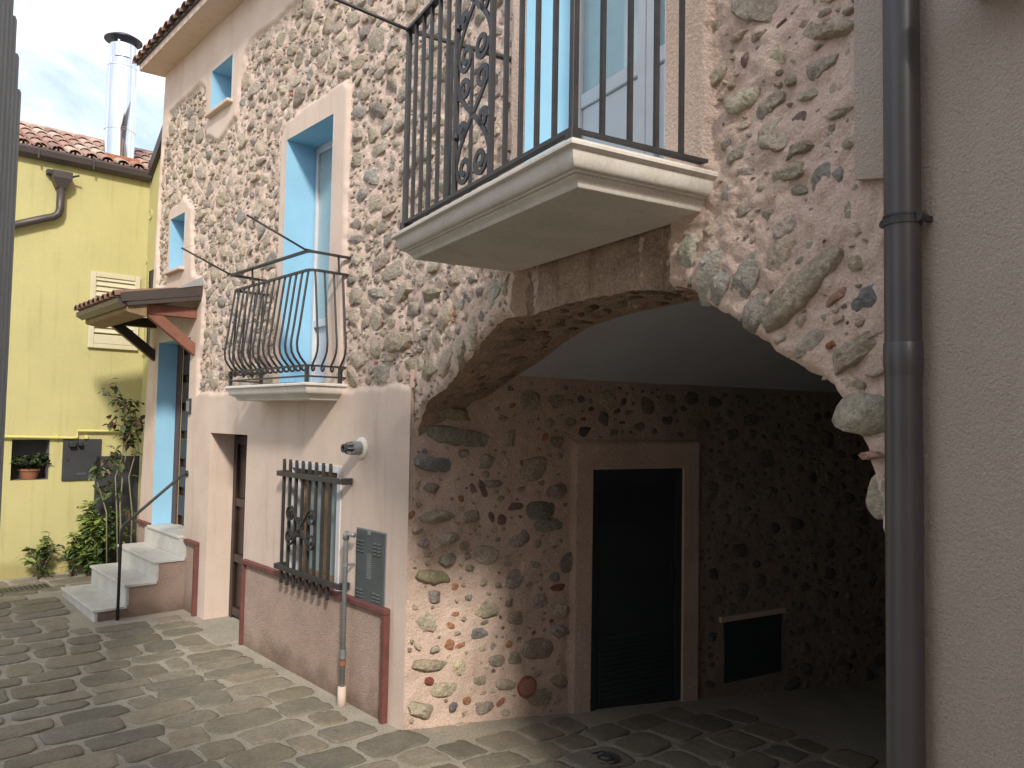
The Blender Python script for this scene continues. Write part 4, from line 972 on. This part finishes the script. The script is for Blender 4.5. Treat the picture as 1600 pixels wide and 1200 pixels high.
# return wall with sloping top
ra, rb_ = onA(231, 276, crn), onA(251, 222, crn)
slp = (rb_[1]-ra[1])/(rb_[0]-ra[0])
w0, w1 = 6.22, 6.92; wz0, wz1 = onA(228, 545, crn)[1], onA(228, 426, crn)[1]
b = MB()
s_end = 5.2; zt_end = gzt+(s_end-SY)*slp*.75
b.add([(SY, crn, -.2), (w1, crn, -.2), (w1, crn, 7.6), (SY, crn, gzt)], [(0, 1, 2, 3)])
b = MB(); zs = lambda s: gzt+(SY-s)*min(abs(slp), 1.6)
b.add([(SY, crn, -.2), (w1, crn, -.2), (w1, crn, zs(w1)), (SY, crn, gzt)], [(0, 1, 2, 3)])
b.add([(w1, crn, -.2), (w0, crn, -.2), (w0, crn, wz0), (w1, crn, wz0)], [(0, 1, 2, 3)])
b.add([(w1, crn, wz1), (w0, crn, wz1), (w0, crn, zs(w0)), (w1, crn, zs(w1))], [(0, 1, 2, 3)])
b.add([(w0, crn, -.2), (5.4, crn, -.2), (5.4, crn, zs(5.9)), (w0, crn, zs(w0))], [(0, 1, 2, 3)])
b.build('side_wall', M['yellow'], yh)
MB().box(w0-.1, w1+.1, crn-.25, crn-.01, wz0-.1, wz1+.1).build('side_window', M['anthracite'], yh)
MB().box(w0-.03, w1+.03, crn-.01, crn+.06, wz0-.04, wz0, .006).build('window_sill', M['yellow'], yh)
for (px_, py_) in ((235, 335), (223, 412), (227, 408)):
    q = onA(px_, py_, crn+.01); b = lathe([(crn, .07), (crn+.015, .07), (crn+.018, .06), (crn+.01, .05)], q[0], q[1], 18); b.build('wall_vent', M['yellow'], yh)
MB().tube([(SY-.05, crn+.03, gzt+.05), (w0-.2, crn+.03, zs(w0-.2)+.06)], [(.07, .035)]*2, sq=True).build('verge_board', M['brownmetal'], yh)
# gutter
gu = MB(); gprof = [(SY-.14, gzt+.10), (SY-.15, gzt+.07), (SY-.135, gzt+.0), (SY-.10, gzt-.035), (SY-.04, gzt-.04), (SY+.01, gzt-.03), (SY+.01, gzt+.10)]
V = [(p[0], n, p[1]) for n in (crn+.02, nA0) for p in gprof]; k = len(gprof); gu.add(V, [(i, (i+1) % k, k+(i+1) % k, k+i) for i in range(k)]+[tuple(range(k)), tuple(range(k, 2*k))])
gut = gu.build('gutter', M['brownmetal'], yh)
for n in (.55, 1.2): MB().box(SY-.157, SY-.14, n, n+.02, gzt-.045, gzt+.11).build('gutter_clip', M['brownmetal'], gut)
# roof slope with clay tiles
SR = 8.75; zr = onY(35, 200, SR)[1]; zr0 = gzt+.06
rsl = (zr-zr0)/(SR-SY+.1); rzz = lambda s: zr0+(s-SY+.1)*rsl
rf = MB().add([(SY-.1, -1.2, zr0-.02), (SY-.1, nA0, zr0-.02), (SR, nA0, zr-.02), (SR, -1.2, zr-.02)], [(0, 1, 2, 3)]).build('roof', M['brick'], yh)
TC = [(.50, .31, .24), (.43, .25, .19), (.55, .38, .30), (.54, .42, .34), (.40, .25, .2), (.60, .46, .38)]
nrow = 5; tl = (SR-SY+.1)/nrow
for i in range(13):
    for r_ in range(nrow):
        for kind in (0, 1):
            n = -.62+i*.2+(.1 if kind else 0); a, e = SY-.12+r_*tl, SY-.12+(r_+1)*tl+.05; V = []; K = 7
            if n > 2.1: continue
            for (y, r) in ((a, .088), (a, .074), (e, .066), (e, .078)):
                lift = .035 if y == a else 0.008
                for j in range(K+1):
                    t = math.pi*j/K; sg = 1 if not kind else -1
                    V.append((y, n+r*math.cos(t), rzz(y)+lift+(.03 if not kind else .045)+sg*r*.75*math.sin(t)))
            fs = []
            for q in range(4):
                for j in range(K): u, c = q*(K+1)+j, ((q+1) % 4)*(K+1)+j; fs.append((u, u+1, c+1, c))
            b = MB(); b.add(V, fs, np.array(R.choice(TC))*R.uniform(.75, 1.15)); b.build('roof_tile', M['tile'], rf)
for i in range(7):
    n = -1.0+i*.45; b = MB(); V = []
    for (y, r) in ((n, .10), (n, .085), (n+.47, .085), (n+.47, .105)):
        for j in range(8): t = math.pi*j/7; V.append((SR+r*math.cos(t), y, zr+.02+r*.8*math.sin(t)))
    fs = []
    for q in range(4):
        for j in range(7): u, c = q*8+j, ((q+1) % 4)*8+j; fs.append((u, u+1, c+1, c))
    b.add(V, fs, np.array(R.choice(TC))*.9); b.build('ridge_tile', M['tile'], rf)
# steel chimney
SCH = 7.38
cn_, czb = onY(185, 252, SCH); czt = onY(188, 72, SCH)[1]; czc = onY(189, 64, SCH)[1]
dch = float((C+uA*SCH+nA*cn_)@CM[2]); rch = 44/2/1210*dch
ch = MB(); prof = [(rch, czb-.1), (rch, czb+.42), (rch*1.03, czb+.425), (rch*1.03, czb+.45), (rch, czb+.455), (rch, czt-.34), (rch*1.02, czt-.335), (rch*1.02, czt-.31), (rch*.96, czt-.30), (rch*.94, czt-.22), (rch*.88, czt-.2), (rch*.88, czt), (rch*.84, czt), (rch*.84, czt-.2)]
def vlathe(prof, cx, cy, k=40):
    b = MB(); V = []; n = len(prof)
    for r, z in prof: V += [(cx+r*math.cos(2*math.pi*i/k), cy+r*math.sin(2*math.pi*i/k), z) for i in range(k)]
    b.add(V, [(i*k+j, i*k+(j+1) % k, (i+1)*k+(j+1) % k, (i+1)*k+j) for i in range(n-1) for j in range(k)]+[tuple(range(k)), tuple((n-1)*k+j for j in range(k))]); return b
chim = vlathe(prof, SCH, cn_).build('chimney', M['steel'], yh, auto=25, label='tall polished steel flue with dark rain cap')
vlathe([(rch*1.27, czc), (rch*1.27, czc+.012), (rch*.8, czc+.07), (rch*.2, czc+.1), (.005, czc+.102)], SCH, cn_).build('rain_cap', M['capdark'], chim, auto=40)
for k in range(3):
    a = k*2.1+.4; MB().box(SCH+.8*rch*math.cos(a)-.015, SCH+.8*rch*math.cos(a)+.015, cn_+.8*rch*math.sin(a)-.015, cn_+.8*rch*math.sin(a)+.015, czt-.1, czc+.02).build('cap_strut', M['steel'], chim)
MB().box(SCH-rch*1.15, SCH+rch*1.15, cn_-rch*1.12, cn_+rch*1.12, czb-.3, czb+.02, .01).build('brick_base', M['brick'], chim)
# hopper and drain pipe on the yellow wall
hp_ = onY(94, 272, SY); he = onY(97, 330, SY); hl = onY(24, 352, SY)
rp = thing('rainwater_pipe', 'dark brown hopper and bent rainwater pipe on the yellow wall', 'pipe', FA, (SY-.08, hp_[0], he[1]))
b = MB(); V = []
for z, w in ((hp_[1], .115), (hp_[1]-.09, .115), (hp_[1]-.22, .055)): V += [(SY-.09-w*.8, hp_[0]-w, z), (SY-.02, hp_[0]-w, z), (SY-.02, hp_[0]+w, z), (SY-.09-w*.8, hp_[0]+w, z)]
b.add(V, [(i*4+j, i*4+(j+1) % 4, (i+1)*4+(j+1) % 4, (i+1)*4+j) for i in range(2) for j in range(4)]+[(8, 9, 10, 11)]); b.build('hopper', M['brownmetal'], rp)
x = SY-.09; n0 = hp_[0]
MB().tube([(x, n0, hp_[1]-.2), (x, n0, he[1]+.0), (x, n0+.02, he[1]-.07), (x, n0+.08, he[1]-.12), (x, n0+.16, he[1]-.15), (x, hl[0]+.3, hl[1]-.14)], .05, k=12).build('tube', M['brownmetal'], rp, smooth=True)
MB().tube([(x, n0+.19, he[1]-.12), (x, n0+.21, he[1]-.2)], .018, k=8).build('clip', M['brownmetal'], rp)
for dn, nm in ((.13, 'bird_spout'),):
    pass
cm_ = onY(76, 270, SY)
fl2 = thing('wall_lamp', 'tiny black spotlights fixed under the gutter on yellow wall', 'lamp', FA, (SY-.05, cm_[0], cm_[1]))
MB().box(SY-.10, SY-.0, cm_[0]-.035, cm_[0]+.035, cm_[1]-.035, cm_[1]+.03, .012).build('spot_head', M['anthracite'], fl2)
MB().box(SY-.12, SY-.04, cm_[0]-.22, cm_[0]-.15, cm_[1]-.03, cm_[1]+.02, .01).build('spot_head', M['anthracite'], fl2)
MB().tube([(SY-.0, cm_[0]-.15, cm_[1]-.05), (SY-.10, cm_[0]-.24, cm_[1]-.03), (SY-.16, cm_[0]-.33, cm_[1]+.0)], .014, k=6).build('arm', M['anthracite'], fl2)
# shutter
a, b_ = onY(142, 423, SY-.04), onY(215, 548, SY-.04)
sh = MB(); x0, x1 = SY-.055, SY-.015; fw = .07
hs = MB()
for (p, q, u, v) in ((b_[0], b_[0]+fw, b_[1], a[1]), (a[0]-fw, a[0], b_[1], a[1])): hs.box(x0, x1, p, q, u, v, .006)
for (u, v) in ((b_[1], b_[1]+.06), (a[1]-fw, a[1])): hs.box(x0, x1, b_[0]+fw+.001, a[0]-fw-.001, u, v, .006)
sho = hs.build('window_shutter', M['shutter'], yh, label='open cream louvred shutter folded against the yellow wall')
MB().box(x0+.004, x1-.004, b_[0]+fw+.002, a[0]-fw-.002, b_[1]+.062, b_[1]+.19, .008).build('bottom_panel', M['shutter'], sho)
z = b_[1]+.215
while z < a[1]-fw-.03:
    MB().add([(x1-.004, b_[0]+fw, z+.075), (x1-.004, a[0]-fw, z+.075), (x0+.004, a[0]-fw, z), (x0+.004, b_[0]+fw, z), (x0+.01, b_[0]+fw, z-.006), (x0+.01, a[0]-fw, z-.006)], [(0, 1, 2, 3), (3, 2, 5, 4)]).build('slat', M['shutter'], sho); z += .072
# sheet panels
def panel(name, label, cat, p0, p1, parts):
    (n1, z1), (n0, z0) = onY(*p0, SY-.02), onY(*p1, SY-.02)
    t = thing(name, label, cat, FA, (SY-.02, (n0+n1)/2, z0)); 
    MB().box(SY-.03, SY-.0, n0, n1, z0, z1, .004).build('sheet', M['anthracite'], t)
    return t, n0, n1, z0, z1
t, n0, n1, z0, z1 = panel('meter_box', 'square anthracite meter box door beside the plant niche', 'meter box', (99, 686), (156, 749), 0)
MB().box(SY-.036, SY-.03, n0+.18, n0+.29, z1-.075, z1-.06).build('label_slot', M['greybox'], t); MB().box(SY-.036, SY-.03, n0+.18, n0+.29, z0+.07, z0+.1).build('label_slot', M['greybox'], t)
MB().tube([(SY-.03, n1-.06, (z0+z1)/2), (SY-.04, n1-.06, (z0+z1)/2)], .015, k=8).build('lock', M['iron'], t)
t, n0, n1, z0, z1 = panel('cellar_hatch_door', 'tall anthracite metal door behind the climbing rose', 'door', (150, 713), (228, 885), 0)
for k in range(1, 3): MB().box(SY-.036, SY-.0305, n0+(n1-n0)*k/3-.006, n0+(n1-n0)*k/3+.006, z0+.02, z1-.02).build('seam', M['iron'], t)
MB().box(SY-.045, SY-.0305, n1-.1, n1-.06, (z0+z1)/2-.06, (z0+z1)/2+.06, .004).build('handle', M['iron'], t)
t = thing('gas_pipe', 'yellow painted gas pipe running along the yellow wall', 'pipe', FA, (SY-.04, .5, 1.85))
q0, q1, q2, q3 = onY(0, 681, SY-.05), onY(113, 684, SY-.05), onY(121, 673, SY-.05), onY(232, 674, SY-.05)
MB().tube([(SY-.05, q0[0]+.4, q0[1]), (SY-.05, q1[0], q1[1]), (SY-.05, q2[0], q1[1]+.005), (SY-.05, q2[0], q2[1]), (SY-.05, q3[0]+.05, q3[1])], .018, k=8).build('tube', M['gaspipe'], t)
for px_ in (88, 135): q = onY(px_, 680, SY-.05); MB().box(SY-.06, SY, q[0]-.02, q[0]+.02, q[1]-.05, q[1]-.0, .004).build('clip', M['gaspipe'], t)
qv = onY(115, 690, SY-.08); MB().box(SY-.11, SY-.03, qv[0]-.11, qv[0]-.06, qv[1]-.06, qv[1]+.01, .01).build('valve', M['iron'], t); MB().box(SY-.11, SY-.03, qv[0]-.03, qv[0]+.05, qv[1]-.07, qv[1]-.0, .01).build('valve', M['iron'], t)
(n1, z1), (n0, z0) = onY(95, 838, SY-.02), onY(141, 882, SY-.02)
MB().box(SY-.012, SY+.004, n0, n1, z0, z1, .004).build('hatch', M['yellow'], yh); MB().box(SY-.022, SY-.0125, n0+.05, n1-.05, z0+.05, z1-.05, .004).build('hatch', M['yellow'], yh)
# ------------------------------------------------------------------ plants
def leaf(b, p, d, l, w, c, droop=.25):
    d = np.array(d, float); d /= np.linalg.norm(d); up = np.array([0, 0, 1.]); sd = np.cross(d, up); sd = sd/(np.linalg.norm(sd)+1e-9); n = np.cross(sd, d)
    tw = rng.normal(0, .35); sd2 = sd*math.cos(tw)+n*math.sin(tw); n2 = -sd*math.sin(tw)+n*math.cos(tw); p = np.array(p)
    V = [p, p+d*l*.35+sd2*w*.5+n2*w*.12, p+d*l*.35-sd2*w*.5+n2*w*.12, p+d*l*.38-n2*.02*l, p+d*l*.75+sd2*w*.32-up*l*droop*.35, p+d*l*.75-sd2*w*.32-up*l*droop*.35, p+d*l*.75-up*l*droop*.42, p+d*l-up*l*droop]
    b.add(V, [(0, 3, 1), (0, 2, 3), (1, 3, 6, 4), (3, 2, 5, 6), (4, 6, 7), (6, 5, 7)], c)
GC = [(.075, .12, .03), (.06, .10, .025), (.10, .15, .035), (.14, .19, .05), (.05, .085, .03)]
def bush(name, label, base, h, spread, nst, nleaf, ll, cols, frame=FA, cat='plant', tipc=None):
    t = thing(name, label, cat, frame, base); st = MB(); lf = MB(); base = np.array(base)
    for i in range(nst):
        a = rng.uniform(0, 6.28); r = spread*math.sqrt(rng.random()); hh = h*rng.uniform(.45, 1.0)*(1-.35*(r/spread)**2)
        tip = base+np.array([r*math.cos(a)*.8, r*math.sin(a), hh]); mid = base+np.array([r*math.cos(a)*.3, r*math.sin(a)*.35, hh*.55])
        pts = [base+np.array([rng.normal(0, .03), rng.normal(0, .03), -.02]), mid, tip]; st.tube(pts, [.006, .005, .003], k=5)
        for k in range(nleaf):
            u = rng.uniform(.2, 1.05); p = mid*(1-u)+tip*u if u > .5 else pts[0]*(1-2*u)+mid*2*u
            dr = rng.normal(0, 1, 3); dr[2] = abs(dr[2])*.35; c = np.array(R.choice(cols))
            if tipc is not None and u > .85: c = np.array(tipc)
            leaf(lf, p, dr, ll*rng.uniform(.55, 1.15), ll*rng.uniform(.35, .6), c*rng.uniform(.75, 1.25), rng.uniform(.1, .5))
    st.build('stem', M['stem'], t, smooth=True); lf.build('foliage', M['leaf'], t, kind='stuff', fixn=False); return t
def gA(px_, py_):
    g = gnd(px_, py_, .05); return float((g-C) @ uA), float((g-C) @ nA)
p = (0, onY(62, 900, SY-.2)[0]); bush('leafy_plant', 'small leafy plant growing at the foot of the yellow wall', (SY-.2, p[1]-.02, .08), .62, .2, 12, 12, .12, GC, tipc=(.18, .22, .06))
bush('green_shrub', 'bushy bright green shrub beside the marble steps', (SY-.42, onY(146, 900, SY-.42)[0], .06), 1.0, .36, 52, 22, .12, GC+[(.09, .17, .03)], tipc=(.19, .25, .05), cat='shrub')
bush('grey_leaved_shrub', 'low pale-leaved shrub between the small plant and the bushy shrub', (SY-.30, onY(112, 900, SY-.3)[0], .07), .58, .18, 10, 11, .10, [(.13, .15, .10), (.10, .13, .06), (.08, .12, .05)], cat='shrub')
# climbing rose
t = thing('climbing_rose', 'tall spindly climbing rose with bare stems before the dark door', 'climbing plant', FA, (6.35, .42, .06)); st = MB(); lf = MB()
def rpx(px_, py_, s=6.35):
    n, z = onY(px_, py_, s); return np.array([s, n, z])
for path in ([(186, 905), (189, 800), (192, 720), (196, 660), (193, 625), (182, 602)], [(183, 905), (182, 800), (178, 745), (190, 715), (204, 680), (206, 640), (200, 628)], [(203, 900), (205, 800), (200, 745), (214, 700), (216, 672), (212, 640)], [(190, 880), (186, 790), (192, 735), (200, 690), (210, 650), (218, 655)], [(166, 880), (165, 800), (158, 770), (150, 745)]):
    P = [rpx(x, y)+np.array([rng.normal(0, .03), 0, 0]) for x, y in path]; st.tube(P, list(np.linspace(.011, .004, len(P))), k=6)
for (x, y, n) in ((178, 603, 3), (165, 612, 3), (185, 622, 6), (188, 632, 5), (205, 635, 7), (210, 628, 4), (200, 642, 8), (185, 650, 4), (178, 655, 3), (172, 660, 2), (195, 668, 9), (205, 660, 8), (215, 658, 8), (222, 662, 5), (198, 690, 7), (204, 688, 6), (196, 675, 5), (206, 705, 4), (190, 720, 5), (170, 718, 6), (178, 715, 5), (155, 732, 8), (160, 740, 6), (148, 745, 5), (168, 735, 5), (160, 775, 5), (165, 772, 4), (175, 760, 5), (185, 765, 4), (195, 738, 5), (205, 800, 4), (192, 822, 6), (180, 700, 3), (212, 676, 4)):
    for k in range(int(n*1.6)+1):
        p = rpx(x+rng.normal(0, 4), y+rng.normal(0, 4))+np.array([rng.normal(0, .06), 0, 0]); d = rng.normal(0, 1, 3); d[2] -= .15
        leaf(lf, p, d, rng.uniform(.07, .13), rng.uniform(.045, .075), np.array(R.choice([(.06, .09, .03), (.08, .11, .035), (.05, .07, .03), (.12, .07, .04)]))*rng.uniform(.8, 1.2))
st.build('stem', mat('pale_stem', (.24, .24, .15), (.18, .17, .1), 10, .8), t, smooth=True); lf.build('foliage', M['leaf'], t, kind='stuff', fixn=False)
# potted plant in the niche
pn, pz = onY(46, 745, SY+.1); pzb = nz0
t = thing('flower_pot', 'terracotta pot standing in the wall niche', 'pot', FA, (SY+.12, pn, pzb))
vlathe([(.09, pzb+.002), (.12, pzb+.11), (.135, pzb+.112), (.135, pzb+.14), (.115, pzb+.14), (.11, pzb+.12)], SY+.13, pn, 24).build('pot_body', M['terracotta'], t, auto=40)
bush('potted_plant', 'trailing green plant spilling from the pot in the niche', (SY+.11, pn, pzb+.12),   .24, .30, 40, 14, .09, [(.05, .085, .03), (.065, .10, .04), (.04, .065, .03)])

# ------------------------------------------------------------------ grey clad building at the left edge
YD = 4.0; k = ray(3, 640); cb = np.array([k[0]/k[1]*YD, YD, 0]); az = rad(-25); ud = -np.array([math.sin(az), math.cos(az), 0])   # from the far corner towards the camera
FL = Fr(cb, ud)
lb = thing('grey_clad_building', 'grey ribbed metal-clad wall edge at the far left', 'building', FL, (0, 0, 0))
nL = np.cross([0, 0, 1], ud)
def onL(x, y):
    X = pl(x, y, cb, nL); return float((X-cb) @ ud), float(X[2])
zl0 = onL(35, 168)[1]; zl1 = onL(18, 0); sl_ = (zl1[1]-zl0)/max(zl1[0], .05)
LEN = 1.3; ztp = lambda s: min(zl0+sl_*s, 5.2)
side = 1 if (np.array([0, 0, 0])-cb) @ FL.uy > 0 else -1   # street side of this wall
pts = [(0, -.3), (LEN, -.3), (LEN, ztp(LEN)), ((5.2-zl0)/sl_ if sl_ > 0 and zl0+sl_*LEN > 5.2 else LEN*.99, ztp(LEN)), (0, zl0)]
MB().prism(pts, 1, 0, -side*4.).build('wall', M['corr'], lb)
x = .02
while x < 1.6:
    MB().prism([(x, 0), (x+.012, side*.022), (x+.06, side*.022), (x+.072, 0)], 2, -.2, ztp(x)-.02).build('rib', M['corr'], lb); x += .115

# ------------------------------------------------------------------ house across the alley, behind the camera's left shoulder: it throws the shade on the paving
op = thing('opposite_house', 'plain rendered house across the alley behind the viewpoint', 'house', FA, (-5, 4.7, 0))
MB().prism([(4.7, -.2), (9.5, -.2), (9.5, 5.5), (7.1, 6.8), (4.7, 5.5)], 0, -9.8, -3.6).build('wall', M['smoothpink'], op)
MB().prism([(4.5, 5.5), (7.1, 6.92), (9.7, 5.5), (9.7, 5.4), (7.1, 6.82), (4.5, 5.4)], 0, -10, -3.4).build('roof', M['brick'], op)
